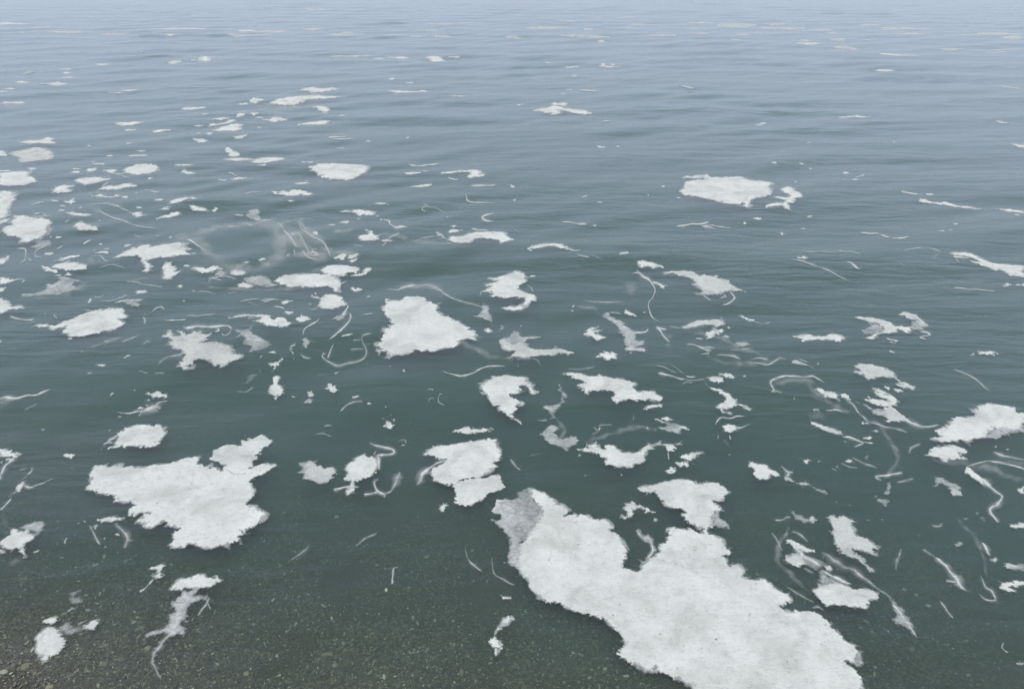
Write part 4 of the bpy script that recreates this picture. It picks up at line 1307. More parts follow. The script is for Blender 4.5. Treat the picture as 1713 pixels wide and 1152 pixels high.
foam('C4', None, 'u: 1410,235,8 1500,245,14 1713,250,10')
foam('C4', None, 'u: 1250,905,8 1380,910,14 1470,900,14 1530,880,6')
foam('C4', None, 'u: 785,850,10 782,905,10')
foam('C5', 'grey branching foam film like a tree trunk with hooked twigs', '''
g: 330,528 400,550 430,525 480,520 550,525 590,545 520,530 470,535 470,555 510,565 560,590 615,610 590,635 640,660 690,690 780,690 800,665 740,640 800,655 790,700 720,715 690,730 700,780 770,790 760,830 700,850 760,855 770,900 730,890 680,880 640,880 670,920 630,900 590,870 605,840 590,780 600,750 560,715 525,710 555,690 520,640 470,600 420,570
g: 440,560 520,580 600,640 690,700 690,780 690,850 640,870 600,830 600,750 560,680 500,620
s: 600,860,16 680,868,22 750,865,24 770,895,10
s: 690,705,14 750,705,14 792,690,12 800,662,8
u: 700,780,30 760,800,20
''', lm='tree-trunk film')
foam('C5', 'thin wavy foam strand with a small white head', '''
s: 665,188,6 720,185,16 770,215,24 820,245,20 850,300,12 857,350,11 840,400,11 805,450,11 810,510,11 840,570,9 905,612,5
m: 840,245 880,250 920,280 960,290 940,325 910,300 870,275
s: 700,155,6 725,185,12
''', lm='wavy foam strand')
foam('C5', None, 'f: 560,265 700,260 740,300 700,370 720,410 640,450 600,480 580,450 650,410 600,360')
foam('C5', None, 'm: 590,505 640,515 700,550 650,545 600,530')
flecks('C5', '767,520,15,6 1500,660,16,6 1250,760,32,7')
foam('C5', None, 'u: 245,420,8 400,435,16 570,430,10')
foam('C5', None, 's: 872,655,16 900,690,22 930,740,16 992,800,8\ns: 870,655,10 930,675,20 960,690,12\nf: 960,720 1030,735 1025,775 970,765')
foam('C5', None, 'f: 935,815 975,800 1005,825 985,860 950,850')
foam('C5', 'feathery pale foam wing with thin dangling legs', '''
h: 930,185 1000,165 1120,162 1210,180 1270,205 1330,210 1400,225 1450,250 1500,250 1530,300 1600,330 1655,358 1560,345 1500,340 1400,370 1320,378 1270,370 1260,330 1220,290 1190,285 1215,270 1190,235 1120,205 1060,205 1020,180
s: 1500,340,14 1530,380,14 1550,415,14 1510,450,14 1445,475,8
t: 1200,365,24 1260,370,20 1290,385,18 1350,437,8
g: 1390,425 1430,400 1470,375 1500,400 1470,412
''', lm='feathery foam wing')
foam('C5', 'soft grey foam scrap like a drooping leaf', '''
h: 1095,660 1150,630 1220,600 1310,590 1450,585 1440,600 1465,630 1380,660 1370,635 1270,635 1180,660 1110,672
u: 975,645,8 1060,668,14 1120,668,10
f: 1090,670 1180,655 1280,640 1370,645 1260,680 1150,685
''', lm='drooping-leaf scrap')
foam('C5', None, 'm: 1300,730 1320,700 1380,680 1455,675 1450,695 1390,710 1350,755')
flecks('C5', '1475,740,45,20', 'g')
foam('C5', None, 's: 1130,820,6 1200,825,12 1280,860,18 1330,890,24\ng: 1230,830 1390,840 1340,890 1300,870\nt: 1335,900,12 1250,912,8')
foam('C5', None, 'g: 1535,820 1600,790 1640,770 1690,820 1640,840 1560,835\nu: 1510,870,8 1640,865,14 1720,840,8')
foam('C5', None, 't: 1385,915,5 1480,915,15 1540,925,26 1605,950,6')
foam('C6', None, 'm: -10,612 60,630 110,650 155,670 110,680 60,655\nt: 160,680,8 220,710,14 320,710,14 330,690,8')
foam('C6', 'white dumbbell-shaped foam patch', 'm: 620,870 680,860 760,845 850,855 880,865 960,870 1020,865 1050,845 1150,850 1220,870 1238,900 1190,935 1140,945 1070,920 1000,915 900,915 800,925 720,915 680,880', lm='dumbbell-shaped foam patch')
foam('C7', 'gull-shaped white foam patch with spread wings and torn grey feathers', '''
m: 60,165 130,165 220,175 330,195 400,215 440,250 455,260 500,255 540,265 620,260 600,300 540,315 500,290 455,290 470,315 400,325 330,325 270,350 245,385 150,378 220,355 240,340 330,310 350,270 270,225 180,205 110,190
g: 130,290 190,240 270,235 340,275 320,310 230,345 130,350
g: 600,270 600,220 650,190 590,185 540,165 490,140 550,120 600,135 650,145 690,185 730,210 775,190 770,205 740,215 780,240 770,270 720,290 690,310 640,300 600,350 610,310
m: 490,140 550,120 600,135 650,145 690,185 730,210 745,240 700,230 650,190 590,185 540,165
s: 690,320,20 740,315,18 782,345,16 740,360,14 690,372,14 750,392,8
s: 690,240,10 700,270,12
''', lm='gull-shaped foam patch')
foam('C7', None, 's: 355,375,8 400,395,10 450,405,16\nm: 425,405 465,400 440,440')
flecks('C7', '405,510,20,12,30 1190,533,28,5')
foam('C7', None, 'm: 1250,520 1280,500 1340,500 1420,500 1400,510 1450,525 1380,520 1310,525 1270,535')
flecks('C7', '925,225,18,14 1010,218,42,9 1245,950,30,9 485,680,16,9 915,960,12,8 880,940,12,5', 'f')
foam('C7', 'faint greenish foam strand arcing over smooth water near the right', 't: 1005,668,8 1080,705,16 1180,745,20 1250,795,22 1300,850,26 1348,892,12')
# --- left, further out
foam('C1', 'plump white foam patch with a pointed bill, far left of the heart-shaped mat', 'm: 345,485 390,472 460,480 520,490 560,470 620,440 710,420 770,378 860,350 980,330 1100,322 1170,320 1190,340 1160,355 1195,375 1230,400 1190,405 1130,425 1190,455 1130,490 1100,510 1000,525 950,550 850,568 780,580 690,588 650,565 600,530 640,490 560,505 500,528 460,510 480,498 400,500', lm='plump billed patch')
flecks('C1', '675,606,26,8')
foam('C1', None, 'm: -10,215 30,230 70,240 100,275 110,300 200,290 235,312 150,318 90,325 60,345 10,370 -10,370', lm=None)
foam('C1', None, 's: 100,380,22 130,400,26 180,415,14 260,430,14 325,420,10\nt: 280,430,8 340,465,6')
foam('C1', None, 'm: -10,130 70,122 20,160 -10,165')
foam('C1', 'spread wisp of grey foam film with a pointed right tip', '''
g: 185,190 250,180 380,160 440,120 420,90 500,90 560,50 530,30 620,20 700,40 800,50 720,70 700,100 740,130 830,130 770,150 700,150 620,170 560,190 470,190 380,200 280,210 200,200
''', lm='spread grey wisp')
foam('C1', None, 't: 960,255,6 1070,250,12 1140,220,16 1215,190,8\ng: 1070,270 1180,240 1280,230 1390,240 1330,260 1330,310 1420,380 1370,365 1310,310 1230,290 1180,265\nt: 1360,390,22 1385,430,22 1375,480,8')
flecks('C1', '1350,155,58,15,-5')
foam('C1', None, 's: 535,372,8 520,395,14 555,422,8')
foam('C1', None, 'm: 835,250 850,235 880,225 865,245 875,262')
foam('C1', None, 't: 890,198,8 940,208,12 1000,195,7')
foam('C1', None, 't: 1450,345,14 1490,310,12 1540,300,12 1570,325,8')
foam('C1', None, 't: 800,335,8 840,340,10 900,340,6')
foam('C1', None, 'f: 850,720 880,670 1000,650 1100,600 1200,570 1150,630 1050,670 950,700\ns: 985,655,8 1040,625,15\ns: 1030,640,12 1035,675,10')
foam('C1', None, 't: 1170,655,8 1240,620,22 1330,580,6')
foam('C1', None, 'm: 1190,795 1225,770 1250,780 1210,798')
foam('C1', None, 'm: 915,855 950,860 985,880 950,882')
foam('C1', None, 'u: 1365,690,8 1390,660,14 1410,640,14 1440,665,8')
flecks('C1', '0,635,22,22 785,740,7,6 850,945,7,7 1070,1130,12,5 430,365,10,7')
foam('C1', None, 's: 1330,930,8 1375,945,12 1420,957,8')
foam('C1', None, 's: 1475,955,6 1580,950,10')
foam('C1', None, 't: 1200,50,10 1280,65,14 1350,80,14 1450,100,12 1560,115,6\nu: 1210,70,8 1300,45,10 1410,25,8')
foam('B1', 'sprawling white foam patch with feathered right side and a hanging leg', '''
m: 1075,880 1130,850 1180,820 1230,790 1310,770 1350,740 1440,735 1420,765 1500,755 1580,740 1640,736 1699,725 1740,735 1780,740 1750,765 1830,780 1760,792 1790,820 1840,840 1770,836 1700,846 1650,850 1590,862 1500,868 1410,880 1400,905 1440,925 1470,945 1440,955 1465,985 1420,970 1410,995 1370,990 1390,960 1370,900 1350,870 1310,850 1230,860 1180,862
f: 1330,870 1390,890 1400,940 1370,980 1350,930
''', lm='sprawling feathered patch')
foam('B1', None, 'm: 1560,930 1590,910 1630,915 1640,940 1690,965 1660,990 1713,1000 1680,1025 1640,1035 1640,1065 1590,1060 1550,1055 1570,1025 1555,980')
foam('B1', 'lens-shaped white foam patch with a notched left fin', '''
m: 490,955 540,930 600,915 660,905 720,912 790,935 840,958 830,975 770,985 700,992 620,990 560,975 500,965
m: 390,945 440,955 470,965 520,985 550,998 540,1015 490,1005 430,1000 440,980
''', lm='lens-shaped foam patch')
foam('B1', None, 'm: 540,890 600,875 620,855 690,840 770,840 740,858 650,872 600,888\nt: 495,905,5 560,888,8')
foam('B1', None, 'f: 800,900 850,870 900,870 930,910 890,945 830,925\nt: 870,865,8 960,855,10 1000,900,12 1040,915,8')
foam('B1', None, 't: 950,965,8 1080,940,10 1195,965,8')
flecks('B1', '650,1028,32,8 560,1038,32,6 1020,770,18,8 895,775,14,5 957,717,26,8 1625,663,24,8 550,665,28,8 485,662,12,6 950,506,9,5 640,520,18,5,-30')
flecks('B1', '1305,995,18,5 580,715,24,12,-20 390,250,48,10 612,262,24,6 185,290,28,6 610,455,42,24', 'f')
foam('B1', None, 'm: 1180,755 1195,730 1230,718 1258,725 1230,745')
foam('B1', None, 'm: 930,820 970,800 1020,795 1045,815 1030,835 1000,820')
foam('B1', None, 's: 535,772,9 600,738,8')
foam('B1', None, 's: 790,730,10 830,700,12 865,685,6')
foam('B1', None, 'm: 420,808 450,798 495,795 505,805 460,828')
foam('B1', None, 'm: 715,560 740,530 780,515 820,545 870,560 935,590 900,605 800,608 750,612 740,590\nf: 660,560 740,505 790,495 810,525 740,545 735,605 690,580')
foam('B1', None, 'm: -10,1050 50,1060 90,1080 150,1075 120,1095 60,1115 -10,1120\ns: 120,1110,10 160,1080,14 235,1088,12 200,1122,8')
foam('B1', None, 'm: -10,850 50,845 75,820 80,870 40,910 -10,925')
foam('B1', 'piled white foam patch near the left edge, streaked and trailing tatters', '''
m: 130,455 170,465 230,450 290,490 350,505 450,510 485,520 480,545 450,580 445,630 400,660 340,680 290,700 240,718 190,700 210,680 150,655 90,660 40,640 25,610 70,580 130,570 100,545 120,520 150,500 130,475
g: 450,510 500,540 515,600 480,650 400,690 470,690 500,705 440,740 350,760 280,755 330,700 430,650
t: 490,720,20 400,750,24 335,790,20 345,845,24 400,852,10
t: 160,765,14 235,770,18 240,850,24 235,885,18 185,922,10
t: 265,845,18 300,900,12
m: -10,520 60,500 95,510 80,530 30,545 -10,560
''', lm='piled left patch')
foam('B1', 'tall white foam slab cut by the left edge with a grey fringe', '''
m: -20,225 60,222 110,240 155,262 130,290 100,320 90,360 70,400 60,450 40,490 -20,500
g: 85,360 110,370 130,460 100,480 35,490 60,440
''', lm='tall left slab')
foam('B1', 'flat white foam slab at the left edge, above the tall one', 'm: -20,55 100,50 200,45 290,55 270,90 340,120 350,135 300,150 230,175 100,180 -20,178', lm='flat left slab')
foam('B1', None, 's: 330,440,12 390,440,12')
foam('B1', None, 's: 400,430,8 430,460,14 445,485,16 485,480,8\nt: 345,490,8 440,488,10')
foam('B1', None, 'm: 630,438 690,435 730,442 800,448 870,456 800,465 710,468 660,452')
foam('B1', None, 't: 560,368,10 600,365,14 640,388,10')
flecks('B1', '590,410,34,8 770,385,16,8 1325,387,34,7 1300,234,16,4 1525,325,48,9 1570,405,48,7 1600,390,16,5 30,30,70,8 740,18,52,5 715,50,36,10 518,313,44,11,15 1430,102,20,5')
foam('B1', None, 's: 300,340,8 350,335,14 375,325,12 428,330,8')
foam('B1', None, 'm: 605,318 640,318 660,325 680,295 720,292 700,305 720,325 680,338 640,335')
foam('B1', None, 'm: 1245,425 1290,430 1310,420 1340,425 1330,445 1400,460 1340,470 1290,462 1260,445\nt: 870,362,10 1000,355,12 1070,372,14 1130,390,24 1190,410,16 1250,428,10', 'swimmer-like foam scrap') if False else foam('B1', 'swimmer-like white foam scrap at the end of a grey strand', 'm: 1245,425 1290,430 1310,420 1340,425 1330,445 1400,460 1340,470 1290,462 1260,445\nt: 870,362,10 1000,355,12 1070,372,14 1130,390,24 1190,410,16 1250,428,10', lm='swimmer-like scrap')
foam('B1', 'long faint double strand slanting towards the ring of film', 'u: 880,400,30 960,430,28 1060,475,18 1180,520,16 1300,555,14 1510,587,12\nt: 930,395,10 1000,450,12 1100,490,10 1240,535,10')
foam('B1', None, 'm: 825,50 850,20 920,10 915,25 870,45')
foam('B1', None, 's: 990,45,8 1060,25,8')
foam('B1', None, 's: 1030,45,14 1130,65,16 1225,48,14\nt: 1130,70,8 1200,100,10 1250,105,6')
foam('B1', 'thin-edged white foam patch left of the swimmer-like scrap, wider than tall', 'm: 715,120 750,108 850,100 950,98 1000,112 1065,118 1000,130 940,145 900,155 830,165 780,155 730,135\nf: 780,90 860,72 960,85 1010,100 900,98 760,108')
foam('B1', None, 'm: 945,190 1000,175 1100,172 1190,155 1260,150 1250,165 1330,168 1260,178 1180,185 1150,200 1050,198 960,200\ns: 960,185,6 1000,165,8 1060,140,6')
foam('B1', None, 'm: 505,220 530,185 600,172 670,172 680,185 630,200 680,210 670,225 600,230 560,238')
foam('B1', None, 'm: 915,265 940,252 975,250 985,265 1040,275 1090,270 1090,255 1115,248 1130,268 1100,282 1000,285 930,275\nt: 920,290,8 870,260,12 860,240,10 970,225,8')
foam('B1', None, 'm: 1160,285 1180,270 1225,275 1225,298 1190,298')
foam('B1', None, 's: 1365,210,6 1420,208,8 1450,220,14 1490,240,12 1540,240,6\ns: 1455,198,6 1460,222,8')
foam('B1', None, 't: 1265,635,10 1310,650,10 1345,655,6')
foam('B1', None, 't: 1475,658,8 1545,645,8')
# --- around the ring of film
foam('B2', 'broad faint ring of foam film around a dark round pool of water', '''
v: 60,690,30 200,700,60 340,735,90 430,840,110 540,930,100 700,965,80 860,955,80 1000,900,110 1065,800,130 1060,690,130 1000,600,100 880,545,60
v: 40,650,20 200,640,50 420,590,60 650,545,50 850,520,60 1040,530,40
v: 560,575,20 700,560,40 840,560,30
''', lm='ring of film')
foam('B2', 'tattered grey foam film with loops, right of the ring of film', '''
v: 1040,500,60 1120,580,120 1200,680,150 1300,800,160 1440,870,90 1560,890,30
v: 1240,500,20 1330,620,70 1440,720,90 1540,800,60 1600,880,20
t: 1245,510,12 1290,600,16 1380,680,18 1500,740,18 1560,870,10
g: 1340,740 1390,770 1450,830 1470,850 1420,850 1360,800
t: 1110,600,20 1150,650,26 1200,720,24 1240,780,16
t: 1210,790,18 1215,850,12
t: 1290,800,12 1340,860,12 1430,885,8
t: 1140,860,18 1170,835,16
u: 1060,540,16 1140,620,30 1180,740,30
u: 1250,640,20 1310,740,24 1370,840,16
''', lm='tattered grey film')
flecks('B2', '1290,505,26,24 1360,540,24,14 1160,527,42,7', 'g')
flecks('B2', '1420,645,30,16 1575,545,42,13 185,940,38,8 910,885,42,9,-12 765,912,22,6')
flecks('B2', '345,940,26,12 690,510,48,12 600,800,40,7', 'f')
foam('B2', None, 'g: 740,425 790,400 870,390 885,410 880,440 900,460 1000,500 900,500 830,480 760,460\ns: 640,443,8 735,443,8')
foam('B2', 'small grey foam leaf resting on the rim of the ring of film', 'g: 190,695 230,705 290,740 340,760 375,800 330,795 280,770 250,735\ns: 200,698,12 280,745,18 365,798,14')
foam('B2', 'string of low white foam lumps along the lower rim of the ring of film', '''
m: 215,970 270,955 330,960 370,975 410,955 450,945 530,970 500,978 460,985 400,1000 330,1010 290,995
t: 390,1045,14 450,1050,14 520,1040,16 600,1045,16 660,1068,10
t: 400,1090,10 420,1062,10 520,1075,10
g: 400,1000 470,985 580,990 570,1030 450,1040
''')
foam('B2', None, 'm: 600,990 650,975 720,985 750,1010 700,1025 640,1022 600,1010')
foam('B2', None, 'm: 660,1100 720,1090 800,1095 835,1110 780,1125 700,1122\ng: 680,1085 750,1050 850,1030 960,1030 1000,1080 1100,1110 950,1130 830,1105\ns: 920,1050,12 960,1075,14 1000,1112,8')
foam('B2', 'wide flat white foam mat with a pointed drip at its right end', 'm: 1030,1055 1090,1020 1200,1010 1320,1005 1450,1010 1570,1010 1620,1045 1650,1090 1650,1110 1640,1130 1606,1173 1590,1140 1560,1120 1540,1110 1450,1115 1350,1120 1250,1110 1150,1120 1110,1095 1060,1080', lm='wide flat dripping mat')
foam('B3', 'white foam mat stacked just over the wide flat dripping mat', 'm: -140,975 -105,942 -40,925 50,925 130,935 200,945 245,965 190,990 110,992 118,1015 60,1025 -20,1018 -110,1000\nf: -240,960 -110,940 -100,1000 -220,1000')
foam('B3', None, 'm: -10,870 40,845 100,830 125,848 90,870 20,885')
foam('B3', None, 'm: 115,870 150,845 220,832 230,850 180,872')
foam('B3', None, 'm: 150,890 190,875 230,870 220,885 185,895 170,908')
foam('B3', None, 'm: 160,1020 200,1005 270,995 280,965 320,952 350,965 330,985 290,1005 230,1018')
foam('B3', None, 'f: -40,800 60,795 150,800 220,815 255,860 240,900 150,930 0,915')
foam('B3', None, 's: 55,1100,10 80,1080,12 105,1065,8')
foam('B3', 'ragged white foam butterfly right of the tattered grey film', 'm: 225,685 240,660 290,650 330,640 300,605 340,620 370,640 420,665 400,680 430,685 380,705 300,702 240,705', lm='foam butterfly')
foam('B3', None, 's: 440,715,12 500,710,28 550,720,10\ns: 510,700,14 550,670,8 620,640,5\ns: 500,720,14 455,765,10')
foam('B3', None, 't: 180,742,12 230,755,18 278,772,12')
foam('B3', None, 'm: 45,520 80,512 130,498 135,525 110,535 80,525')
foam('B3', None, 'f: -30,600 80,605 150,590 235,610 150,650 60,660 -40,660')
foam('B3', None, 'm: 160,420 170,405 220,400 300,408 375,415 385,430 350,448 290,445 220,440\ns: 45,428,6 100,418,12 165,420,14')
foam('B3', None, 's: 465,495,10 515,510,30 520,545,18 560,575,16 600,590,22 640,580,20 705,588,6')
flecks('B3', '405,458,18,7 440,490,9,4 232,483,22,6 1075,470,8,7 445,352,78,9 870,42,40,4 1140,555,28,8')
foam('B3', None, 't: 880,420,7 838,402,10 845,382,10 885,378,10\nt: 820,335,5 880,370,13 900,378,15 960,380,12 1060,425,7')
foam('B3', None, 's: 1240,258,6 1260,285,9 1265,310,12 1310,325,11 1380,332,12 1450,335,16 1535,342,8')
foam('B3', None, 's: 1540,442,6 1450,450,16 1408,478,24 1430,500,20 1510,517,12')
foam('B3', 'long ragged white foam raft with a grey left flank', '''
m: 1240,650 1290,630 1360,612 1440,622 1530,612 1600,618 1650,640 1640,660 1710,690 1650,705 1570,725 1580,705 1500,690 1400,680 1340,690 1290,738 1200,735 1120,720 1080,690 1110,660 1180,665
g: 950,625 990,615 1040,650 1100,690 1080,700 1020,690 980,665
t: 800,690,7 860,675,12 960,660,10
''', lm='long ragged raft')
foam('B3', None, 'm: 1090,600 1140,590 1200,592 1160,615 1110,625')
foam('B3', None, 's: 1310,580,12 1370,595,15 1475,608,8')
foam('B3', None, 'm: 655,55 720,52 830,55 760,68 700,72')
foam('B3', 'white foam bar ending in a curled knob', 'm: 1000,60 1080,50 1180,38 1270,35 1360,30 1400,50 1430,85 1400,95 1340,92 1300,110 1260,100 1300,75 1290,55 1200,52 1100,65', lm='knob-ended foam bar')
foam('B3', None, 's: 1080,100,8 1120,115,12 1190,122,6')
foam('B3', None, 'm: 715,175 780,165 860,155 950,150 910,170 820,180')
foam('B3', None, 's: 1295,172,14 1400,175,16 1540,175,10\nf: 1360,180 1440,180 1420,205 1380,205')
foam('B4', None, 'm: 75,185 85,165 100,175 130,180 110,190')
foam('B4', None, 's: 85,580,5 130,605,9 165,622,5')
flecks('B4', '785,273,20,5 1395,263,10,6 1540,183,20,7 120,302,18,5 885,552,22,7 285,1032,36,6,-5 925,330,7,5')
foam('B4', None, 's: 565,515,8 640,520,12 700,535,11 740,548,14 780,545,28 825,557,14')
foam('B4', 'white moustache-shaped foam strip right of the long ragged raft', 'm: 245,793 270,775 330,760 390,740 460,745 490,738 560,748 590,755 570,768 645,783 620,792 540,788 480,765 440,765 400,778 330,785', lm='moustache-shaped strip')
foam('B4', None, 's: 590,808,10 640,805,14 690,815,12 750,808,6')
foam('B4', None, 's: 710,857,5 770,872,10 832,885,5')
foam('B4', None, 'u: 850,862,6 900,880,9 955,905,5')
foam('B4', None, 'm: 1115,835 1160,832 1210,828 1205,842 1160,850 1130,858')
foam('B4', 'short white foam strip over the wavy strand', 'm: 1290,905 1330,900 1400,910 1460,920 1540,940 1490,942 1445,958 1400,940 1350,945 1330,955 1300,945')
foam('B4', None, 's: 1645,282,7 1715,296,7')
# --- right, further out
foam('B5', 'large lone white foam island on open water', '''
m: 100,225 145,200 140,145 220,118 330,115 400,90 560,90 690,88 750,115 870,120 975,135 965,200 980,245 900,295 810,305 780,320 770,345 775,380 745,395 715,380 730,355 690,345 650,360 530,350 430,325 330,305 200,270 130,262
m: 115,95 170,82 290,70 350,62 385,85 400,95 370,105 250,105 180,95
''', lm='lone foam island')
foam('B5', 'white sea-horse-shaped foam scrap beside the lone island', 'm: 1060,215 1110,185 1180,200 1190,235 1250,265 1255,300 1200,310 1180,350 1130,355 1160,400 1110,400 1080,375 1000,380 910,390 920,370 1000,355 1080,355 1120,330 1050,315 985,295 1040,290 1110,305 1150,290 1140,265 1090,240', lm='sea-horse-shaped scrap')
foam('B5', 'thin branching foam strip below the lone island', '''
s: 60,568,10 130,555,15 200,540,14 300,540,14 375,518,18
s: 310,565,26 360,552,36 440,582,12
s: 395,540,10 470,560,16 585,578,6
s: 125,555,12 126,592,8
''')
flecks('B5', '840,487,38,7 1340,455,28,6 1690,48,24,8 1205,127,14,6 1285,560,30,5 1075,607,20,6 90,290,32,5,10 720,528,18,6,40')
flecks('B5', '1430,295,16,6 405,685,12,6 390,440,16,5', 'f')
foam('B5', None, 'm: 1210,878 1260,875 1280,868 1320,888 1280,895 1240,890')
foam('B5', None, 't: 1175,803,5 1340,825,9 1435,818,6\nu: 1430,818,10 1560,830,14 1600,815,14 1700,830,8')
foam('B5', 'long thin grey foam strand slanting across open water', 't: 1155,903,8 1240,915,13 1330,940,13 1480,985,12 1600,1040,12 1720,1085,8', lm='slanting grey strand')
foam('B6', None, 's: 580,228,12 660,237,18 745,256,14')
flecks('B6', '850,247,32,8 1655,425,26,8,10 85,45,24,8 165,117,28,6 960,585,28,8 1040,580,20,5 1085,513,24,7')
flecks('B6', '1215,303,30,7 500,203,32,7 975,683,38,6 965,280,20,6 495,487,20,5', 'f')
foam('B6', 'slim white foam sliver sagging at its middle near the right edge', 'm: 750,312 780,288 850,305 940,318 1010,310 1070,330 1150,345 1250,350 1330,368 1230,360 1130,355 1060,350 980,330 880,325', lm='sagging foam sliver')
foam('B6', None, 'm: 1465,362 1530,368 1580,360 1650,370 1730,380 1730,407 1640,390 1560,385')
foam('B6', None, 'm: 165,95 210,78 250,65 245,80 200,92')
foam('B6', 'thin foam line broken into three, shaped like a flat tick', 's: 215,585,9 300,598,15 390,602,10\ns: 400,610,12 425,630,28 480,655,10\ns: 488,657,8 560,655,16 610,652,20 662,634,8', lm='tick-shaped foam line')
foam('B6', None, 's: 95,885,24 130,900,16 160,925,20 190,948,28')
foam('B6', None, 'u: 560,885,10 590,905,9 622,918,9')
foam('B6', None, 'u: 0,780,12 60,785,14 150,800,12 210,825,12')
foam('B6', None, 'u: 620,780,8 750,755,14 850,755,16 960,795,10\nu: 870,840,12 930,815,10')
foam('B6', 'large white foam tongue entering from the right edge', '''
m: 1020,798 1080,790 1210,795 1290,815 1370,850 1450,868 1560,880 1730,890 1730,997 1660,985 1610,980 1540,945 1480,925 1430,925 1380,900 1310,885 1215,862 1310,860 1230,830 1150,820 1060,815
s: 1060,842,18 1130,840,22 1215,838,12
s: 1085,855,14 1118,887,10
''', lm='right-edge foam tongue')
foam('B6', None, 'm: 1525,1085 1555,1060 1560,1045 1600,1060 1580,1075')
foam('B6', None, 'm: 1645,1060 1730,1058 1730,1082 1680,1075')
foam('B6', None, 't: 1055,1098,12 1200,1108,15 1455,1126,8')
# --- upper left water
foam('B2', None, 'm: 590,112 640,90 700,83 760,97 720,108 630,115\ns: 580,38,8 620,50,8 660,82,10')
flecks('B2', '525,118,44,8 795,102,14,6 1275,147,80,11 1330,113,22,4 1180,327,34,7 450,402,28,12')
foam('B2', 'knobbly white foam strip under the pale pancake patch', 'm: 990,240 1020,235 1045,248 1100,225 1160,240 1200,222 1250,225 1310,228 1340,240 1400,258 1330,272 1280,258 1230,275 1150,275 1090,262 1020,262')
foam('B2', None, 't: 742,272,8 790,248,11 850,245,11 890,242,6')
foam('B2', None, 'm: 0,360 30,345 60,325 110,310 205,297 195,330 130,352 60,362')
foam('B2', None, 'm: 215,292 260,290 275,315 295,325 240,325 210,310')
foam('B2', None, 'm: -115,485 -75,462 -10,445 50,430 125,425 105,440 45,462 -30,468')
foam('B2', None, 'm: 210,378 250,375 310,385 380,392 385,410 330,410 270,408 220,390')
foam('P', 'pale pancake-shaped foam patch high in the middle water', 'm: 518,282 532,276 555,274 580,276 605,277 617,281 612,288 600,293 590,298 578,300 565,299 550,297 540,294 530,290 524,286', lm='pale pancake patch')
foam('A1', 'smooth oval white foam patch, left of the pale pancake patch', 'm: 820,1130 850,1110 920,1095 1000,1093 1045,1105 1040,1125 1000,1145 930,1158 880,1155 850,1145', lm='smooth oval patch')
foam('A1', 'greyish rounded foam patch near the left edge, under the arrow-like one', 'h: 60,1020 90,1005 160,995 220,980 280,980 330,1000 355,1025 350,1050 300,1060 240,1062 180,1070 130,1075 140,1050 90,1030', lm='greyish rounded patch')
foam('A1', 'arrow-like white foam patch near the left edge', 'm: 130,945 180,938 270,935 300,915 330,910 350,920 345,945 375,958 360,962 280,958 200,962')
foam('A1', None, 'm: -20,1000 40,1010 45,1030 -20,1032')
foam('A1', None, 'm: 180,1112 205,1105 235,1128 210,1138')
foam('A1', None, 'm: 755,815 800,832 880,830 935,818 970,803 940,808 900,808 850,812 800,810')
foam('A1', None, 'm: 1012,865 1030,880 1075,870 1135,858 1100,855 1050,860')
foam('A1', None, 'm: 1380,835 1400,820 1430,822 1470,815 1530,798 1570,800 1540,812 1500,820 1460,825')
foam('A1', None, 'm: 1380,802 1420,795 1500,785 1530,790 1470,803')
foam('A1', None, 'm: 1410,865 1450,845 1480,838 1530,826 1590,825 1610,835 1580,845 1625,850 1600,858 1530,865 1480,862', lm=None)
foam('A1', None, 'm: 1560,920 1575,908 1620,900 1645,893 1640,903 1590,918')
foam('A1', None, 'm: 1510,990 1530,1000 1545,1012 1590,1028 1595,1040 1530,1040 1510,1020')
foam('A1', None, 'm: 1480,1060 1560,1048 1640,1046 1700,1052 1640,1062 1560,1068')
foam('A2', None, 'm: -30,1070 0,1050 60,1040 130,1038 190,1048 180,1060 100,1078 50,1090 0,1088')
foam('A1', None, 'm: 1205,1140 1220,1118 1245,1130 1300,1145 1260,1150 1230,1148')
foam('A1', None, 'f: 1165,1095 1195,1090 1205,1130 1185,1140')
flecks('A1', '680,426,52,8 1145,410,44,8 440,462,42,4 440,484,22,5 465,514,52,5 140,545,64,5 60,587,42,4 20,605,28,7 80,677,105,8 865,605,58,6,-4 858,860,38,7 1320,833,26,4 1385,893,22,8 1320,888,20,5 1325,930,56,10,3 860,958,18,4 595,968,16,4 930,1000,36,4 728,1029,28,5 910,1027,62,6 45,1133,30,5 620,1072,20,3 665,1090,38,6 610,1132,38,10 730,1135,42,9 510,1145,32,6 1230,1095,72,5 1615,690,32,5 1690,672,42,12 1590,737,64,9 1600,772,42,8 1690,765,28,10 1370,765,28,7 1285,717,88,8,-4 390,555,62,11')
flecks('A1', '190,484,48,9,-8 300,560,62,6 770,622,64,7 1170,770,74,5 1230,885,58,5 940,345,32,4', 'g')
foam('A1', None, 'm: 1320,385 1350,375 1390,378 1405,392 1390,408 1350,408 1325,398\ns: 1260,403,6 1310,400,8\ns: 1405,398,8 1440,388,5')
flecks('A1', '80,158,118,9 1180,192,205,8 1130,237,22,6 1650,205,65,7', 'm')
flecks('A1', '290,183,113,13.5 150,217,63,6.0 450,215,132,13.5 740,228,85,10.5 1650,235,161,9.0', 'k')
foam('A2', 'flat oval white foam patch, the highest compact one left of centre', 'm: 285,598 320,582 380,576 440,580 510,575 525,592 500,605 430,615 350,612', lm='high flat oval patch')
foam('A2', 'slim white foam bar beneath the high flat oval patch', 'm: 70,682 130,668 210,658 290,652 390,645 500,642 575,645 460,655 340,662 260,682 180,688')
foam('A2', None, 'm: -30,668 20,660 55,668 20,678\nt: 20,690,6 120,690,8')
foam('A2', None, 'm: 385,705 420,700 450,715 490,725 460,735 440,742 400,725')
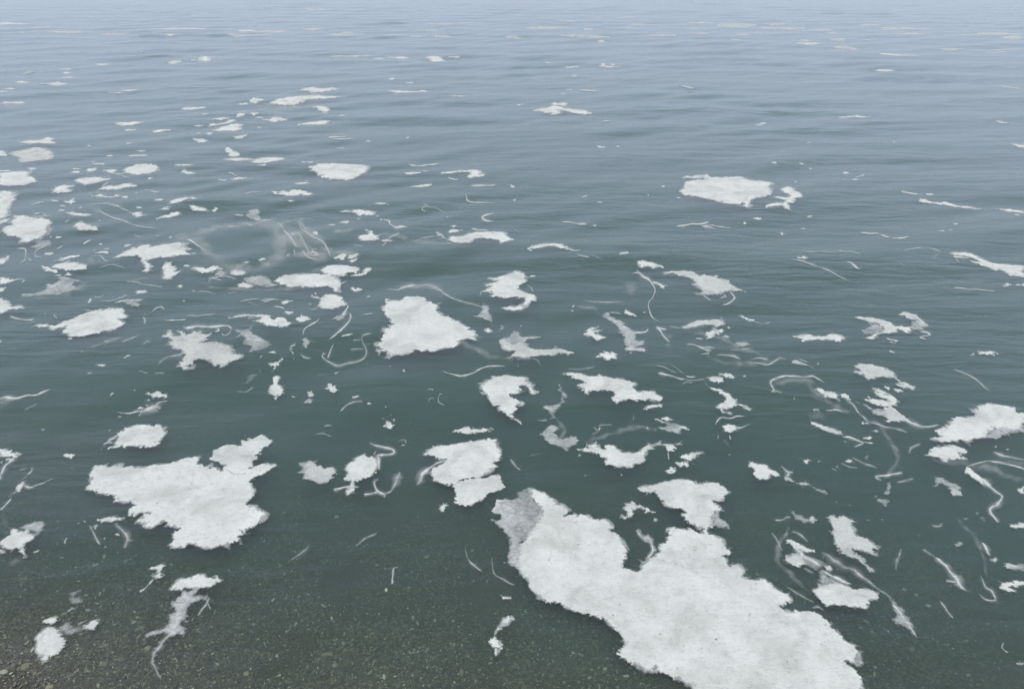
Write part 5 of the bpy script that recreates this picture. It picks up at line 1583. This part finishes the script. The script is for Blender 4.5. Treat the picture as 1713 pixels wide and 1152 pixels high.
foam('A2', None, 'm: 85,795 110,782 160,785 205,800 150,803 130,812 95,812')
foam('A2', None, 'm: 260,825 330,812 420,803 490,803 470,818 380,825')
foam('A2', None, 's: -10,735,8 40,725,12 75,720,6')
flecks('A2', '20,782,32,4 560,775,24,4 745,940,16,5,10 895,527,20,6 1015,548,32,4 560,978,30,3 10,845,10,4 40,1103,30,4 340,1083,52,5 1000,920,10,3')
foam('A2', None, 's: 470,915,10 540,912,10 605,908,8\ns: 475,918,8 560,930,9 640,928,6')
foam('A2', 'thin white foam bar alone right of the high flat oval patch', 'm: 840,608 920,605 1060,605 1090,596 1140,600 1130,608 1040,614 920,618', lm='lone thin bar')
foam('A2', None, 'm: 1110,380 1180,375 1220,380 1250,395 1310,398 1280,405 1170,402\ns: 1265,380,6 1345,382,6')
flecks('A2', '945,380,80,5 715,371,22,3 655,372,22,3 805,385,40,4', 'm')
flecks('A2', '110,209,126,13.5 600,216,48,7.5 380,63,80,7.5 550,232,115,7.5 370,195,57,12.0 920,235,69,7.5 1060,243,63,6.0 1230,240,69,9.0 1260,158,172,7.5 1430,152,69,6.0 1690,245,46,7.5 1150,205,57,7.5', 'k')
flecks('A2', '600,368,161,4.5 1340,640,69,7.5', 'k')
foam('A2', None, 's: 1010,1100,6 1080,1103,12 1150,1098,10 1205,1083,6')
# --- upper right water
foam('A3', 'bow-tied white foam scrap with a long right arm, far out', '''
m: 135,735 190,722 250,705 290,702 350,722 420,733 480,738 522,752 460,757 390,750 320,735 280,735 300,755 260,760 250,748 190,752 200,740
m: 245,695 260,680 320,682 358,690 345,702 290,698
''', lm='far bow-tied scrap')
foam('A3', None, 'm: 560,440 590,428 610,438 700,445 640,448\nm: 575,428 590,422 612,428 595,434')
flecks('A3', '658,430,14,5 225,423,26,4 380,444,38,4,-3 400,510,26,4 370,593,16,5 328,623,22,5 40,694,18,5,-10 580,275,24,4')
foam('A3', None, 's: 440,600,6 510,605,8 560,610,5')
foam('A3', None, 's: 590,800,8 615,800,8 638,793,5')
foam('A3', None, 's: 1110,575,7 1145,583,9 1195,590,6')
foam('A3', None, 'm: 1615,822 1640,810 1672,806 1660,816 1630,824')
flecks('A3', '568,970,24,5,12 688,968,20,5')
flecks('A3', '200,184,126,13.5 20,250,30,7.5 370,143,80,6.0 510,193,69,9.0 750,187,86,7.5 870,162,126,9.0 500,240,184,7.5 560,118,34,4.5 730,115,69,6.0 1250,150,92,12.0 1190,190,46,7.5 1220,224,86,6.0 930,238,126,7.5 1480,170,138,21.0 1520,230,46,7.5 1690,185,46,12.0 1480,262,34,7.5 1620,215,57,6.0 1020,238,69,6.0', 'k')
flecks('A4', '65,162,86,9.0 125,190,144,13.5 355,203,67,13.5 445,217,40,9.0 485,265,57,12.0 900,190,172,15.0 680,165,69,9.0 930,225,150,9.0 1500,225,195,18.0 1640,250,92,18.0 1220,328,69,9.0 1560,330,230,7.5 255,268,69,7.5 285,292,80,18.0 520,318,86,12.0,6 1530,345,69,6.0', 'k')
flecks('A4', '870,366,110,5,3 670,263,28,4,8 780,457,62,5 1600,575,40,4,10 290,293,55,5', 'm')
foam('A4', 'thin white foam dash far out near the right, like a flying bird', 'm: 455,778 520,772 560,770 600,766 640,775 690,780 620,783 560,777 500,780\nt: 320,798,6 400,790,8 460,780,6')
foam('A4', None, 's: 1520,805,6 1560,815,12 1600,822,6')
foam('A4', None, 'm: 1620,965 1645,960 1670,970 1730,972 1730,985 1680,985 1650,975')
flecks('A4', '845,953,10,4 525,1143,16,6 230,1087,8,5 290,1112,8,4 45,1092,20,6 280,945,6,4')

# --- veils of the thinnest foam, hardly more than a bloom on the water
for _v in ('1150,555,6 1200,565,12 1240,585,10 1290,600,6', '930,700,6 945,720,16 930,745,10', '1180,598,8 1230,612,14 1290,606,10',
           '330,474,8 420,482,10 520,476,8', '640,392,8 700,405,12 780,415,8',
           '1350,640,8 1380,670,16 1420,692,10', '1600,865,6 1640,910,14 1650,965,8', '1320,880,8 1300,930,16 1345,985,10',
           '1560,770,8 1620,776,18 1713,800,12',
           '150,470,8 110,490,16 60,500,10', '760,560,8 800,590,16 860,606,10', '1460,700,8 1500,760,14 1480,800,8', '980,740,8 1060,716,14 1100,720,8'):
    foam('P', None, 'w: ' + _v)
# ------------------------------------------------------------------ labels for the smaller pieces: look, then the nearest landmark
ORD = ['nearest', 'second nearest', 'third nearest', 'fourth nearest', 'fifth nearest', 'sixth nearest', 'seventh nearest', 'eighth nearest',
       'ninth nearest', 'tenth nearest', 'eleventh nearest', 'twelfth nearest', 'thirteenth nearest', 'fourteenth nearest', 'fifteenth nearest', 'sixteenth nearest', 'seventeenth nearest', 'eighteenth nearest']
LANDMARKS = [(f[4], f[1]) for f in ALL_FOAM if f[4]]
def direction(d):
    a = math.degrees(math.atan2(-d[1] * 1.6, d[0])) % 360
    return ['right of', 'above and right of', 'above', 'above and left of', 'left of', 'below and left of', 'below', 'below and right of'][int(((a + 22.5) % 360) // 45)]
_buckets = {}
for f in ALL_FOAM:
    if f[3]:
        f[0]['label'] = f[3]
        continue
    best = min(LANDMARKS, key=lambda L: math.hypot(L[1][0] - f[1][0], (L[1][1] - f[1][1]) * 1.6))
    d = f[1] - best[1]
    w = float(max(f[2]))
    size = 'tiny' if w < 12 else ('small' if w < 30 else '')
    kind = f[6].replace('_', ' ')
    phrase = ' '.join((size + ' ' + f[5] + ' ' + kind).split())
    _buckets.setdefault((phrase, direction(d), best[0]), []).append((math.hypot(*d), f))
for (phrase, dr, lm), items in _buckets.items():
    items.sort(key=lambda t: t[0])
    for i, (_, f) in enumerate(items):
        f[0]['label'] = (ORD[i] + ' ' if len(items) > 1 else '') + phrase + ' ' + dr + ' the ' + lm
_groups = {'foam_fleck': 'foam flecks adrift between the larger patches', 'foam_streak': 'foam streaks far out on the water',
           'foam_strand': 'thin foam strands on the water', 'foam_film': 'films of thin foam', 'foam_patch': 'foam patches on the water'}
for f in ALL_FOAM:
    f[0]['group'] = _groups[f[6]]
print('foam things', len(ALL_FOAM))
